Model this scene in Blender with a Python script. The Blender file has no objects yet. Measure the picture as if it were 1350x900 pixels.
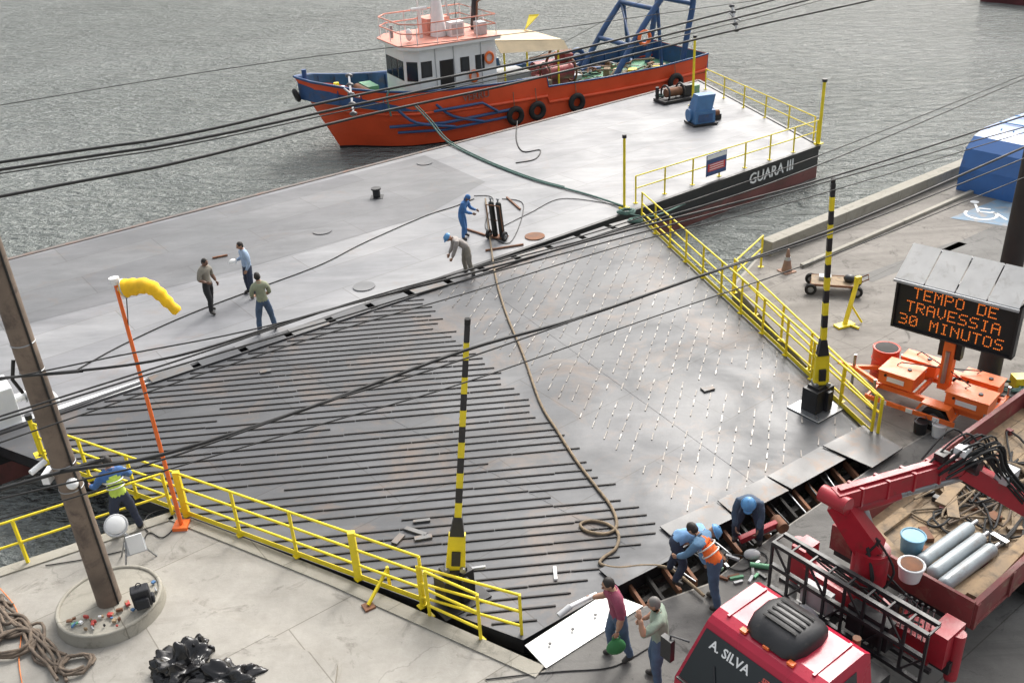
import bpy, bmesh, math, random
from mathutils import Matrix, Vector, Euler
random.seed(7)
sc=bpy.context.scene
# ---------------------------------------------------------------- camera (surveyed pose)
CH=12.3; PIT=math.radians(28); ROL=math.radians(3.5); FPX=1250.0
fw=Vector((0,math.cos(PIT),-math.sin(PIT))); r0=Vector((1,0,0)); u0=Vector((0,math.sin(PIT),math.cos(PIT)))
rr=r0*math.cos(ROL)-u0*math.sin(ROL); uu=u0*math.cos(ROL)+r0*math.sin(ROL)
def P(u,v,z=0.0):
    """photogrammetry: where a photo measurement meets the horizontal plane at height z"""
    d=fw*FPX+rr*(u-675)-uu*(v-450)
    t=(z-CH)/d.z
    return Vector((d.x*t,d.y*t,z))
def pix(p):
    d=Vector(p)-Vector((0,0,CH)); k=FPX/d.dot(fw)
    return 675+d.dot(rr)*k, 450-d.dot(uu)*k
def Hgt(b,v):
    lo,hi=0,11.5
    for i in range(40):
        m=(lo+hi)/2
        if pix((b.x,b.y,b.z+m))[1]>v: lo=m
        else: hi=m
    return lo
E1=Vector((math.cos(math.radians(36.3)),math.sin(math.radians(36.3)),0)); E2=Vector((-E1.y,E1.x,0))
cd=bpy.data.cameras.new("camera"); cam=bpy.data.objects.new("camera",cd); sc.collection.objects.link(cam)
cam.matrix_world=Matrix(((rr.x,uu.x,-fw.x,0),(rr.y,uu.y,-fw.y,0),(rr.z,uu.z,-fw.z,CH),(0,0,0,1)))
cd.sensor_width=36; cd.lens=36*FPX/1350; cd.clip_end=6000; cd.clip_start=.1
sc.camera=cam
# ---------------------------------------------------------------- materials
def ramp(nt,f,stops):
    n=nt.nodes.new('ShaderNodeValToRGB'); nt.links.new(f,n.inputs[0])
    el=n.color_ramp.elements
    while len(el)<len(stops): el.new(.5)
    for e,(p,c) in zip(el,stops):
        e.position=p; e.color=(c,c,c,1) if not hasattr(c,'__len__') else (*c,1)
    return n.outputs[0]
def noise(nt,co,scale,detail=5,rough=.55,dist=0):
    n=nt.nodes.new('ShaderNodeTexNoise'); n.inputs['Scale'].default_value=scale
    n.inputs['Detail'].default_value=min(detail,6); n.inputs['Roughness'].default_value=rough; n.inputs['Distortion'].default_value=dist
    nt.links.new(co,n.inputs['Vector']); return n.outputs['Fac']
def mix(nt,f,a,b,bt='MIX'):
    n=nt.nodes.new('ShaderNodeMix'); n.data_type='RGBA'; n.blend_type=bt
    for k,v in ((0,f),(6,a),(7,b)):
        s=n.inputs[k]
        if hasattr(v,'is_linked'): nt.links.new(v,s)
        elif hasattr(v,'__len__'): s.default_value=(*v[:3],1)
        elif k==0: s.default_value=v
        else: s.default_value=(v,v,v,1)
    return n.outputs[2]
def mapping(nt,co,rot=0,scale=(1,1,1)):
    n=nt.nodes.new('ShaderNodeMapping'); n.inputs['Rotation'].default_value=(0,0,rot); n.inputs['Scale'].default_value=scale
    nt.links.new(co,n.inputs[0]); return n.outputs[0]
def base(name):
    m=bpy.data.materials.new(name); m.use_nodes=True; nt=m.node_tree
    b=nt.nodes['Principled BSDF']; tc=nt.nodes.new('ShaderNodeTexCoord')
    return m,nt,b,tc.outputs['Object']
def bump(nt,b,h,st,dist=.02):
    n=nt.nodes.new('ShaderNodeBump'); n.inputs['Strength'].default_value=st; n.inputs['Distance'].default_value=dist
    nt.links.new(h,n.inputs['Height']); nt.links.new(n.outputs[0],b.inputs['Normal'])
MC={}
def mat(name,col,rough=.6,metal=0.,var=.2,scale=2.5,dirt=None,damt=.45,bmp=.15,bs=30,emit=0):
    if name in MC: return MC[name]
    m,nt,b,co=base(name)
    f=noise(nt,co,scale,4)
    c=mix(nt,ramp(nt,f,[(.3,0),(.7,1)]),tuple(x*(1-var) for x in col),tuple(min(1,x*(1+var)) for x in col))
    if dirt:
        g=noise(nt,co,scale*1.7,6,.7,.4)
        c=mix(nt,ramp(nt,g,[(1-damt-.08,0),(1-damt+.12,1)]),c,dirt)
    nt.links.new(c,b.inputs['Base Color'])
    nt.links.new(ramp(nt,f,[(.3,max(.05,rough-.12)),(.7,min(1,rough+.12))]),b.inputs['Roughness'])
    b.inputs['Metallic'].default_value=metal
    if bmp: bump(nt,b,noise(nt,co,bs,3),bmp,.01)
    if emit:
        b.inputs['Emission Color'].default_value=(*col,1); b.inputs['Emission Strength'].default_value=emit
    MC[name]=m; return m
def m_water():
    m,nt,b,co=base("water_surface")
    b.inputs['Roughness'].default_value=.13; b.inputs['IOR'].default_value=1.45
    f=noise(nt,co,.05,3); nt.links.new(mix(nt,ramp(nt,f,[(.35,0),(.65,1)]),(.165,.185,.175),(.235,.255,.245)),b.inputs['Base Color'])
    c2=mapping(nt,co,math.radians(25),(1,1.9,1))
    a=noise(nt,c2,.9,5,.6,.5); d=noise(nt,c2,.22,3,.5,.2); e=noise(nt,c2,3.0,3,.55)
    n=nt.nodes.new('ShaderNodeMath'); n.operation='MULTIPLY_ADD'; n.inputs[1].default_value=1.3
    nt.links.new(d,n.inputs[0]); nt.links.new(a,n.inputs[2])
    n2=nt.nodes.new('ShaderNodeMath'); n2.operation='MULTIPLY_ADD'; n2.inputs[1].default_value=.42
    nt.links.new(e,n2.inputs[0]); nt.links.new(n.outputs[0],n2.inputs[2])
    bump(nt,b,n2.outputs[0],1.0,.75)
    return m
def m_concrete(name,c1,c2,dark,joint=4.0,rot=.63,damt=.35,jw=.006,wet=.5):
    m,nt,b,co=base(name)
    f=noise(nt,co,.35,6,.62,.3); g=noise(nt,co,3.5,6,.7)
    c=mix(nt,ramp(nt,f,[(.35,0),(.65,1)]),c1,c2)
    c=mix(nt,ramp(nt,g,[(.3,.0),(.75,.35)]),c,dark)
    st=noise(nt,mapping(nt,co,-rot,(.12,1.2,1)),1.3,6,.65,.4)
    c=mix(nt,ramp(nt,st,[(1-damt-.1,0),(1-damt+.2,.65)]),c,dark)
    sp=noise(nt,co,1.1,6,.75,1.2)
    c=mix(nt,ramp(nt,sp,[(.56,0),(.66,wet)]),c,tuple(x*.7 for x in dark))
    br=nt.nodes.new('ShaderNodeTexBrick'); nt.links.new(mapping(nt,co,-rot),br.inputs[0])
    br.inputs['Scale'].default_value=1; br.inputs['Brick Width'].default_value=joint; br.inputs['Row Height'].default_value=joint*.8
    br.inputs['Mortar Size'].default_value=jw*2; br.inputs['Mortar Smooth'].default_value=.3
    br.inputs['Color1'].default_value=(1,1,1,1); br.inputs['Color2'].default_value=(.88,.88,.88,1); br.inputs['Mortar'].default_value=(.6,.58,.55,1)
    c=mix(nt,1.0,c,br.outputs['Color'],'MULTIPLY')
    vo=nt.nodes.new('ShaderNodeTexVoronoi'); vo.feature='DISTANCE_TO_EDGE'; vo.inputs['Scale'].default_value=.23
    wv=nt.nodes.new('ShaderNodeVectorMath'); wv.operation='ADD'
    nn=nt.nodes.new('ShaderNodeTexNoise'); nn.inputs['Scale'].default_value=1.2; nn.inputs['Detail'].default_value=5; nt.links.new(co,nn.inputs['Vector'])
    nt.links.new(co,wv.inputs[0]); nt.links.new(nn.outputs['Color'],wv.inputs[1]); nt.links.new(wv.outputs[0],vo.inputs['Vector'])
    c=mix(nt,ramp(nt,vo.outputs[0],[(0,.3),(.004,0)]),c,tuple(x*.35 for x in dark))
    nt.links.new(c,b.inputs['Base Color']); b.inputs['Roughness'].default_value=.85
    bump(nt,b,noise(nt,co,14,6,.7),.35,.02)
    return m
def m_deck(name,c1,c2,rust,rot,pw=6.,ph=1.8,r1=.25,r2=.6,metal=.35,rustamt=.25,rs=.7):
    m,nt,b,co=base(name)
    mp=mapping(nt,co,-rot)
    f=noise(nt,co,.16,6,.6,.4); g=noise(nt,mapping(nt,co,-rot,(.25,1,1)),1.1,6,.7,.3)
    c=mix(nt,ramp(nt,f,[(.38,0),(.62,1)]),c1,c2)
    c=mix(nt,ramp(nt,g,[(.35,0),(.8,.6)]),c,tuple(x*.4 for x in c1))
    g2=noise(nt,mapping(nt,co,-rot+1.57,(.18,1,1)),.9,6,.7,.6)
    c=mix(nt,ramp(nt,g2,[(.52,0),(.7,.35)]),c,tuple(x*1.35 for x in c2))
    br=nt.nodes.new('ShaderNodeTexBrick'); nt.links.new(mp,br.inputs[0])
    br.inputs['Scale'].default_value=1; br.inputs['Brick Width'].default_value=pw; br.inputs['Row Height'].default_value=ph
    br.inputs['Mortar Size'].default_value=.016; br.inputs['Mortar Smooth'].default_value=.4
    br.inputs['Color1'].default_value=(1,1,1,1); br.inputs['Color2'].default_value=(.82,.82,.84,1); br.inputs['Mortar'].default_value=(.6,.57,.55,1)
    c=mix(nt,1.0,c,br.outputs['Color'],'MULTIPLY')
    h=noise(nt,co,.55,6,.72,.8)
    c=mix(nt,ramp(nt,h,[(1-rustamt-.15,0),(1-rustamt+.15,rs)]),c,rust)
    nt.links.new(c,b.inputs['Base Color']); b.inputs['Metallic'].default_value=metal
    nt.links.new(ramp(nt,noise(nt,co,.4,5,.6,.5),[(.35,r1),(.62,r2)]),b.inputs['Roughness'])
    bump(nt,b,noise(nt,co,2.2,6,.6),.18,.03)
    return m
W_=m_water()
CONC=m_concrete("quay_concrete",(.30,.285,.255),(.41,.39,.35),(.16,.145,.12))
CONC2=m_concrete("worn_yard_concrete",(.20,.185,.165),(.27,.25,.225),(.085,.075,.065),5,.63,.45,wet=.7)
ROAD=m_concrete("road_surface",(.14,.135,.125),(.20,.195,.185),(.06,.058,.055),6,.63,.42,wet=.85)
KERB=m_concrete("kerb_concrete",(.32,.30,.25),(.38,.36,.31),(.17,.16,.13),3,.63,.3)
DECK=m_deck("pontoon_deck_steel",(.20,.205,.215),(.28,.28,.285),(.21,.14,.095),math.radians(36.3),rustamt=.27,r1=.4,r2=.62,metal=.05)
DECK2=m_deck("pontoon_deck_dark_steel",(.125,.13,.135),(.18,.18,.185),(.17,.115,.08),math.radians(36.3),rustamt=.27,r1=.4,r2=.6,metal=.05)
RAMP=m_deck("ramp_steel",(.060,.064,.070),(.105,.108,.114),(.20,.12,.065),math.radians(36.3),5,2.4,.36,.58,.15,.34,.6)
BAR=mat("ramp_tread_bar_steel",(.018,.016,.015),.55,.3,.5,1.2,(.22,.21,.19),.22)
BAR2=mat("ramp_worn_highlight_bar_steel",(.12,.11,.10),.4,.5,.4,1.5,(.55,.53,.5),.40)  # worn bars; highlights on the worn spots are painted in as pale noise
PLATE=mat("flap_plate_steel",(.13,.13,.13),.5,.3,.25,1.2,(.18,.12,.08),.4)
YEL=mat("yellow_rail_paint",(.78,.62,.02),.5,0,.12,3,(.35,.22,.05),.28)
BLK=mat("black_paint",(.018,.018,.02),.45,0,.3,3,(.08,.07,.06),.3)
RUB=mat("black_rubber",(.015,.015,.015),.75)
WHT=mat("white_paint",(.75,.76,.76),.5,0,.06,2,(.45,.38,.3),.25)
MAR=mat("maroon_hull_paint",(.16,.06,.055),.6,0,.25,1,(.07,.05,.045),.4)
ORH=mat("orange_hull_paint",(.70,.085,.025),.45,0,.12,.6,(.36,.08,.04),.32)
ORG=mat("orange_paint",(.80,.16,.03),.45,0,.1,3,(.4,.12,.05),.25)
BLU=mat("blue_marine_paint",(.03,.08,.20),.5,0,.25,1.5,(.08,.07,.08),.38)
BLU2=mat("blue_winch_paint",(.06,.16,.33),.5,0,.15,2,(.1,.09,.08),.3)
GRN=mat("green_deck_paint",(.13,.36,.20),.6,0,.25,.9,(.28,.27,.22),.42)
RED=mat("red_truck_paint",(.40,.013,.04),.3,0,.10,1,(.24,.05,.05),.28,bmp=.03)
RED2=mat("red_crane_paint",(.34,.018,.03),.4,0,.18,2,(.14,.04,.035),.38)
PINK=mat("faded_red_deck_paint",(.66,.27,.20),.6,0,.15,2,(.5,.35,.3),.35)
GLS=mat("dark_glass",(.015,.02,.024),.06,0,.1,1,bmp=0)
STL=mat("bare_steel",(.32,.33,.34),.35,.7,.2,3)
GRY=mat("grey_paint",(.42,.43,.44),.5,0,.12,3,(.25,.2,.17),.3)
WOOD=mat("timber_pole_wood",(.17,.13,.10),.85,0,.35,1.5,(.08,.06,.05),.42,bmp=.6,bs=18)
PLK=mat("timber_plank",(.30,.215,.13),.8,0,.3,2,(.13,.10,.07),.45)
ROPE=mat("manila_rope",(.21,.16,.105),.9,0,.35,8,bmp=.8,bs=45)
ROPED=mat("old_dirty_rope",(.13,.10,.075),.9,0,.4,6,bmp=.8,bs=45)
ROPEG=mat("green_mooring_rope",(.085,.15,.13),.9,0,.3,6,bmp=.6,bs=60)
CAB=mat("cable_sheath",(.012,.012,.012),.6,bmp=0)
TAN=mat("tan_canvas",(.62,.50,.33),.8,0,.15,1)
PLB=mat("black_polythene",(.012,.012,.013),.22,0,.3,2)
RST=mat("rusty_steel",(.19,.09,.05),.8,.2,.4,3)
LBL=mat("accessible_bay_blue",(.12,.20,.28),.7,0,.3,1.2,(.24,.22,.2),.45)
BBL=mat("blue_sheet_metal",(.04,.13,.36),.4,0,.12,1,(.08,.1,.17),.3)
LED=mat("amber_led",(1,.22,.03),.5,emit=.8,bmp=0)
SOL=mat("solar_panel_face",(.60,.59,.57),.4,0,.1,2,(.45,.43,.4),.4,bmp=0)
VOID=mat("dark_steel_void_shade",(.02,.018,.016),.8,0,.4,2)  # dark joist steel, also the shade inside the ramp-end gap as colour
# ---------------------------------------------------------------- mesh builder
class B:
    def __init__(s,name,M=None):
        s.n=name; s.M=M or Matrix.Identity(4); s.v=[]; s.f=[]; s.mi=[]; s.sm=[]; s.mats=[]; s.inv=s.M.inverted(); s.off=Vector((0,0,0)); s.sx=1.; s.cx=0.
    def L(s,p): return s.inv@Vector(p)
    def T(s,v):
        v=Vector(v)+s.off; v.x=s.cx+(v.x-s.cx)*s.sx; return tuple(v)
    def add(s,vs,fs,m,smooth=False):
        if m not in s.mats: s.mats.append(m)
        k=len(s.v); s.v+= [s.T(v) for v in vs]
        for f in fs: s.f.append(tuple(i+k for i in f)); s.mi.append(s.mats.index(m)); s.sm.append(smooth)
    def box(s,c,d,m,rz=0,R=None):
        R=R or Matrix.Rotation(rz,3,'Z'); c=Vector(c); x,y,z=[a/2 for a in d]
        vs=[c+R@Vector((i*x,j*y,k*z)) for k in(-1,1) for j in(-1,1) for i in(-1,1)]
        s.add(vs,[(0,2,3,1),(4,5,7,6),(0,1,5,4),(2,6,7,3),(0,4,6,2),(1,3,7,5)],m)
    def frame(s,a,b):
        d=(Vector(b)-Vector(a)); l=d.length; d.normalize()
        up=Vector((0,0,1)) if abs(d.z)<.98 else Vector((0,1,0))
        x=d.cross(up).normalized(); y=x.cross(d).normalized(); return d,x,y,l
    def beam(s,a,b,w,h,m,w2=None,h2=None):
        d,x,y,l=s.frame(a,b); a=Vector(a); b=Vector(b); w2=w if w2 is None else w2; h2=h if h2 is None else h2
        vs=[]
        for p,ww,hh in((a,w,h),(b,w2,h2)):
            for i,j in((-1,-1),(1,-1),(1,1),(-1,1)): vs.append(p+x*(i*ww/2)+y*(j*hh/2))
        s.add(vs,[(0,1,2,3),(7,6,5,4),(0,4,5,1),(1,5,6,2),(2,6,7,3),(3,7,4,0)],m)
    def cyl(s,a,b,r,m,r2=None,n=14,smooth=True):
        s.tube([a,b],r,m,n,[r,r if r2 is None else r2],smooth)
    def tube(s,pts,r,m,n=8,radii=None,smooth=True):
        pts=[Vector(p) for p in pts]; vs=[]; fs=[]; N=len(pts); px=None
        for i,p in enumerate(pts):
            d=(pts[min(i+1,N-1)]-pts[max(i-1,0)])
            if d.length<1e-6: d=Vector((0,0,1))
            d.normalize()
            if px is None:
                up=Vector((0,0,1)) if abs(d.z)<.95 else Vector((0,1,0)); px=d.cross(up).normalized()
            else:
                px=(px-d*px.dot(d)); px=px.normalized() if px.length>1e-6 else d.orthogonal().normalized()
            y=px.cross(d); q=radii[i] if radii else r
            for k in range(n):
                a=2*math.pi*k/n; vs.append(p+px*(math.cos(a)*q)+y*(math.sin(a)*q))
        for i in range(N-1):
            for k in range(n):
                fs.append((i*n+k,i*n+(k+1)%n,(i+1)*n+(k+1)%n,(i+1)*n+k))
        s.add(vs,fs,m,smooth)
        s.add(vs[:n],[tuple(range(n))[::-1]],m); s.add(vs[-n:],[tuple(range(n))],m)
    def ball(s,c,r,m,R=None,nu=14,nv=9,t0=0.,t1=1.,fn=None):
        c=Vector(c); r=Vector(r) if hasattr(r,'__len__') else Vector((r,r,r)); R=R or Matrix.Identity(3)
        vs=[];fs=[]
        for j in range(nv+1):
            th=math.pi*(t0+(t1-t0)*j/nv)
            for i in range(nu):
                ph=2*math.pi*i/nu; q=Vector((r.x*math.sin(th)*math.cos(ph),r.y*math.sin(th)*math.sin(ph),r.z*math.cos(th)))
                if fn: q=fn(q)
                vs.append(c+R@q)
        for j in range(nv):
            for i in range(nu): fs.append((j*nu+i,(j+1)*nu+i,(j+1)*nu+(i+1)%nu,j*nu+(i+1)%nu))
        s.add(vs,fs,m,True)
    def extr(s,poly,vec,m,mside=None):
        poly=[Vector(p) for p in poly]; vec=Vector(vec); n=len(poly)
        vs=poly+[p+vec for p in poly]
        s.add(vs,[tuple(range(n)),tuple(range(2*n-1,n-1,-1))],m)
        s.add(vs,[(i,(i+1)%n,n+(i+1)%n,n+i) for i in range(n)],mside or m)
    def quad(s,ps,m): s.add(ps,[tuple(range(len(ps)))],m)
    def torus(s,c,R_,r,m,axis=(0,0,1),nu=20,nv=8):
        ax=Vector(axis).normalized(); x=ax.orthogonal().normalized(); y=ax.cross(x); c=Vector(c); vs=[];fs=[]
        for i in range(nu):
            a=2*math.pi*i/nu; d=x*math.cos(a)+y*math.sin(a)
            for j in range(nv):
                b=2*math.pi*j/nv; vs.append(c+d*(R_+r*math.cos(b))+ax*(r*math.sin(b)))
        for i in range(nu):
            for j in range(nv): fs.append((i*nv+j,((i+1)%nu)*nv+j,((i+1)%nu)*nv+(j+1)%nv,i*nv+(j+1)%nv))
        s.add(vs,fs,m,True)
    def wheel(s,c,r,w,m,hub,axis=(0,1,0)):
        ax=Vector(axis).normalized(); c=Vector(c)
        s.cyl(c-ax*w/2,c+ax*w/2,r*.93,m,n=24); s.torus(c-ax*w*.35,r*.86,r*.14,m,axis,24); s.torus(c+ax*w*.35,r*.86,r*.14,m,axis,24)
        s.cyl(c-ax*(w/2+.01),c+ax*(w/2+.01),r*.5,hub,n=16); s.cyl(c-ax*(w/2+.05),c+ax*(w/2+.05),r*.18,hub,n=10)
    def text(s,body,size,M,m,ext=.004):
        cu=bpy.data.curves.new("t",'FONT'); cu.body=body; cu.size=size; cu.extrude=ext; cu.align_x='CENTER'; cu.align_y='CENTER'
        cu.resolution_u=2; cu.offset=size*.018
        o=bpy.data.objects.new("t",cu); sc.collection.objects.link(o)
        dg=bpy.context.evaluated_depsgraph_get(); me=bpy.data.meshes.new_from_object(o.evaluated_get(dg))
        s.add([M@v.co for v in me.vertices],[tuple(p.vertices) for p in me.polygons],m)
        bpy.data.objects.remove(o); bpy.data.meshes.remove(me)
    def done(s,bev=0,recalc=True):
        me=bpy.data.meshes.new(s.n); me.from_pydata(s.v,[],s.f)
        for m in s.mats: me.materials.append(m)
        me.polygons.foreach_set('material_index',s.mi); me.polygons.foreach_set('use_smooth',s.sm)
        me.update()
        if recalc:
            bm=bmesh.new(); bm.from_mesh(me); bmesh.ops.recalc_face_normals(bm,faces=bm.faces); bm.to_mesh(me); bm.free()
        o=bpy.data.objects.new(s.n,me); sc.collection.objects.link(o); o.matrix_world=s.M
        if bev:
            md=o.modifiers.new('b','BEVEL'); md.width=bev; md.segments=2; md.limit_method='ANGLE'; md.angle_limit=math.radians(50)
        return o
def loc(o,ang): return Matrix.Translation(Vector(o))@Matrix.Rotation(math.radians(ang),4,'Z')
def smooth_pts(pts,k=6):
    pts=[Vector(p) for p in pts]; out=[]
    for i in range(len(pts)-1):
        a=pts[max(i-1,0)];b=pts[i];c=pts[i+1];d=pts[min(i+2,len(pts)-1)]
        for j in range(k):
            t=j/k
            out.append(.5*((2*b)+(c-a)*t+(2*a-5*b+4*c-d)*t*t+(3*b-a-3*c+d)*t**3))
    out.append(pts[-1]); return out
# ---------------------------------------------------------------- world & light
w=bpy.data.worlds.new("World"); sc.world=w; w.use_nodes=True; nt=w.node_tree; bg=nt.nodes['Background']
sky=nt.nodes.new('ShaderNodeTexSky'); sky.sky_type='NISHITA'; sky.sun_disc=False
EL=45; AZ=26
sky.sun_elevation=math.radians(EL); sky.sun_rotation=math.radians(AZ); sky.dust_density=8; sky.air_density=1.5; sky.ozone_density=1
hs=nt.nodes.new('ShaderNodeHueSaturation'); hs.inputs['Saturation'].default_value=.28; hs.inputs['Value'].default_value=1.75
nt.links.new(sky.outputs[0],hs.inputs['Color']); nt.links.new(hs.outputs[0],bg.inputs[0]); bg.inputs[1].default_value=.15
sd=bpy.data.lights.new("sun",'SUN'); sd.energy=1.35; sd.angle=math.radians(11); sd.color=(1,.975,.94)
so=bpy.data.objects.new("sun",sd); sc.collection.objects.link(so)
sv=Vector((math.sin(math.radians(AZ))*math.cos(math.radians(EL)),math.cos(math.radians(AZ))*math.cos(math.radians(EL)),math.sin(math.radians(EL))))
so.rotation_euler=sv.to_track_quat('Z','Y').to_euler()
sc.view_settings.view_transform='Standard'; sc.view_settings.look='None'; sc.view_settings.exposure=0
# ---------------------------------------------------------------- water
WZ=-1.4
b=B("water"); b.quad([(-2500,-2500,WZ),(2500,-2500,WZ),(2500,2500,WZ),(-2500,2500,WZ)],W_); b.done()
# ---------------------------------------------------------------- barge (pontoon)
Ln=P(0,570); Rn=P(1080,192); Fr=P(921,106); Fl=P(0,345)
dn=(Rn-Ln).normalized()
Lfar=Fl-(Fr-Fl).normalized()*30; Lnear=Ln-dn*30
b=B("pontoon_barge")
poly=[Lnear,Rn,Fr,Lfar]
def low(ps,z): return [Vector((p.x,p.y,z)) for p in ps]
b.extr(low(poly,-.012),(0,0,-.85),BLK)
b.extr(low(poly,-.862),(0,0,-1.6),MAR)
b.quad(low(poly,0),DECK)
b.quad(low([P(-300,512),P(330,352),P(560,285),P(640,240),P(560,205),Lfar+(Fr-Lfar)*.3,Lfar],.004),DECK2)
b.beam(Lnear+Vector((0,0,-.05)),Rn+Vector((0,0,-.05)),.14,.16,BLK)
b.beam(Lfar+Vector((0,0,-.02)),Fr+Vector((0,0,-.02)),.2,.10,mat("rubbing_bar_steel",(.14,.12,.11),.7,.2,.3,1,(.2,.1,.06),.4))
b.beam(Rn+Vector((0,0,-.02)),Fr+Vector((0,0,-.02)),.14,.12,BLK)
b.quad([P(-60,588,.006),P(-60,578,.006),P(190,499,.006),P(205,503,.006)],WHT)
for (u,v) in ((425,305),(705,312),(480,378),(560,215)):
    q=P(u,v,.006); b.cyl(q,q+Vector((0,0,.03)),.35,RST if u>600 else DECK2,n=20)
na=math.atan2(dn.y,dn.x)
q=P(1022,228,-.5)
t=(q-Ln).dot(dn); q=Ln+dn*(t-.2)+Vector((dn.y,-dn.x,0))*.02; q.z=-.42
Mt=Matrix.Translation(q)@Matrix.Rotation(na,4,'Z')@Matrix.Rotation(math.pi/2,4,'X')
b.text("GUARÁ III",.64,Mt,WHT,.006)
b.done()
b=B("bollard"); q=P(497,260); b.cyl(q,q+Vector((0,0,.32)),.15,BLK,n=16); b.cyl(q+Vector((0,0,.32)),q+Vector((0,0,.38)),.2,BLK,n=16); b.box(q+Vector((0,0,.01)),(.5,.5,.02),BLK); b.done()
# rails ------------------------------------------------------
def rail(name,pts,h=1.08,sp=1.5,levels=(1,.55),r=.026,wide=(),m=YEL,toe=False):
    b=B(name); pts=[Vector(p) for p in pts]
    for lv in levels: b.tube([p+Vector((0,0,h*lv)) for p in pts],r,m,8)
    if toe: 
        for i in range(len(pts)-1): b.beam(pts[i]+Vector((0,0,.08)),pts[i+1]+Vector((0,0,.08)),.012,.12,m)
    k=0
    for i in range(len(pts)-1):
        n=max(1,round((pts[i+1]-pts[i]).length/sp))
        for j in range(n+(1 if i==len(pts)-2 else 0)):
            p=pts[i].lerp(pts[i+1],j/n)
            if k in wide: b.beam(p,p+Vector((0,0,h+.03)),.13,.10,m)
            else: b.beam(p,p+Vector((random.uniform(-.01,.01),random.uniform(-.01,.01),h)),.055,.055,m)
            b.box(p+Vector((0,0,.012)),(.14,.14,.02),m,.63); k+=1
    return b.done()
rail("pontoon_railing",[P(838,268),P(1076,191)],1.05,1.5)
rail("pontoon_railing",[P(1072,186),P(930,118)],1.05,2.0)
def post(name,u,v,vt,r=.05):
    q=P(u,v); b=B(name); h=Hgt(q,vt); b.cyl(q,q+Vector((0,0,h)),r,YEL,n=10); b.cyl(q+Vector((0,0,h)),q+Vector((0,0,h+.12)),r*1.6,BLK,n=10); b.box(q+Vector((0,0,.03)),(.3,.3,.05),YEL,.6); b.done(); return q
q=post("mooring_post",823,275,182); post("mooring_post",1079,190,108,.07); post("mooring_post",913,140,50,.06)
c=P(942,235); c=c+Vector((0,0,.62)); b=B("notice_board",loc(c,math.degrees(na)))
NB=mat("notice_blue",(.04,.08,.2),.5); NR=mat("notice_red",(.55,.05,.05),.5)
b.box((0,-.06,0),(1.15,.02,.85),NB); b.box((0,-.073,.32),(1.1,.005,.16),WHT); b.box((0,-.073,-.1),(1.0,.005,.3),NR)
for k in range(3): b.box((0,-.077,.0-.09*k),(.8,.003,.03),WHT)
b.done()
b=B("deck_winch",loc(P(924,163),15)@Matrix.Scale(.72,4))
b.box((0,0,.1),(1.7,1.5,.12),BLK); b.extr([(-.7,-.6,.15),(.7,-.6,.15),(.7,.5,.15),(-.7,.5,.15)],(0,0,.8),BLU2)
b.extr([(-.7,-.5,.95),(-.7,.5,.95),(-.4,.4,1.9),(-.4,-.35,1.9)],(1.2,0,0),BLU2)
b.cyl((-.85,.2,.6),(.85,.2,.6),.4,BLU2,n=18); b.box((.0,-.62,.5),(1.0,.02,.5),BLU); b.cyl((.9,.1,.55),(1.3,.1,.55),.18,RST)
b.box((1.3,.5,.2),(.6,.5,.35),BLK); b.done(.03)
b=B("mooring_winch",loc(P(888,133),25))
b.box((0,0,.1),(1.8,1.0,.15),BLK); b.cyl((-.5,0,.45),(.4,0,.45),.22,RST); b.torus((-.5,0,.45),.38,.05,BLK,(1,0,0)); b.torus((.4,0,.45),.38,.05,BLK,(1,0,0)); b.box((.75,0,.45),(.4,.5,.55),BLK); b.cyl((-.8,.3,.1),(-.8,.3,.75),.09,BLK); b.torus((-.5,.5,.25),.2,.05,ROPEG); b.box((1.4,.3,.3),(.5,.5,.5),GRN)
b.done(.015)
# ---------------------------------------------------------------- quay and road
q1=P(228,680)
qedge=[P(-15,760),q1,P(275,699),P(440,765),P(630,846),P(712,886),P(846,800),P(935,768),P(1010,712),P(1172,600),P(1158,584),P(966,374),P(1003,334),P(1290,216)]
dw=(qedge[-1]-qedge[-2]).normalized(); dl=(qedge[0]-q1).normalized()
poly=[qedge[0]+dl*40]+qedge+[qedge[-1]+dw*60]
far=poly[-1]
poly+= [far+Vector((60,-60,0)),Vector((120,-60,0)),Vector((-80,-60,0)),Vector((-80,poly[0].y-30,0))]
b=B("quay"); b.quad(low(poly,0),CONC); b.add(low(poly,-.002)+low(poly,-4),[(i,(i+1)%len(poly),len(poly)+(i+1)%len(poly),len(poly)+i) for i in range(len(poly))],KERB)
for a_,c_ in ((poly[0],q1),(q1,P(440,765)),(P(440,765),P(712,886))):
    b.beam(a_+Vector((0,0,-.02)),c_+Vector((0,0,-.02)),.28,.10,KERB)
b.done()
b=B("road"); rp=[P(712,888),P(846,802),P(935,770),P(1010,714),P(1172,602),P(1400,470),P(1800,330),Vector((90,-40,0)),Vector((4,-40,0)),P(700,1100),P(560,1000),P(655,905)]
b.quad(low(rp,.004),ROAD); b.done()
b=B("yard_pavement"); b.quad(low([P(1158,587),P(968,377),P(1003,338),P(1290,220),P(1600,110),P(1900,330),P(1400,468),P(1172,600)],.008),CONC2)
b.quad(low([P(1130,365),P(1260,318),P(1275,322),P(1150,372)],.012),ROAD); b.quad(low([P(1240,330),P(1350,280),P(1420,300),P(1300,360)],.012),ROAD); b.done()
b=B("sea_wall"); a_=P(1003,334); c_=P(1290,216); c2=c_+dw*60; n_=Vector((dw.y,-dw.x,0))
b.beam(a_+n_*.2+Vector((0,0,.25)),c2+n_*.2+Vector((0,0,.25)),.45,.5,KERB); b.beam(a_+n_*1.6+Vector((0,0,.06)),c2+n_*1.6+Vector((0,0,.06)),.15,.12,KERB); b.done(.02)
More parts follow.
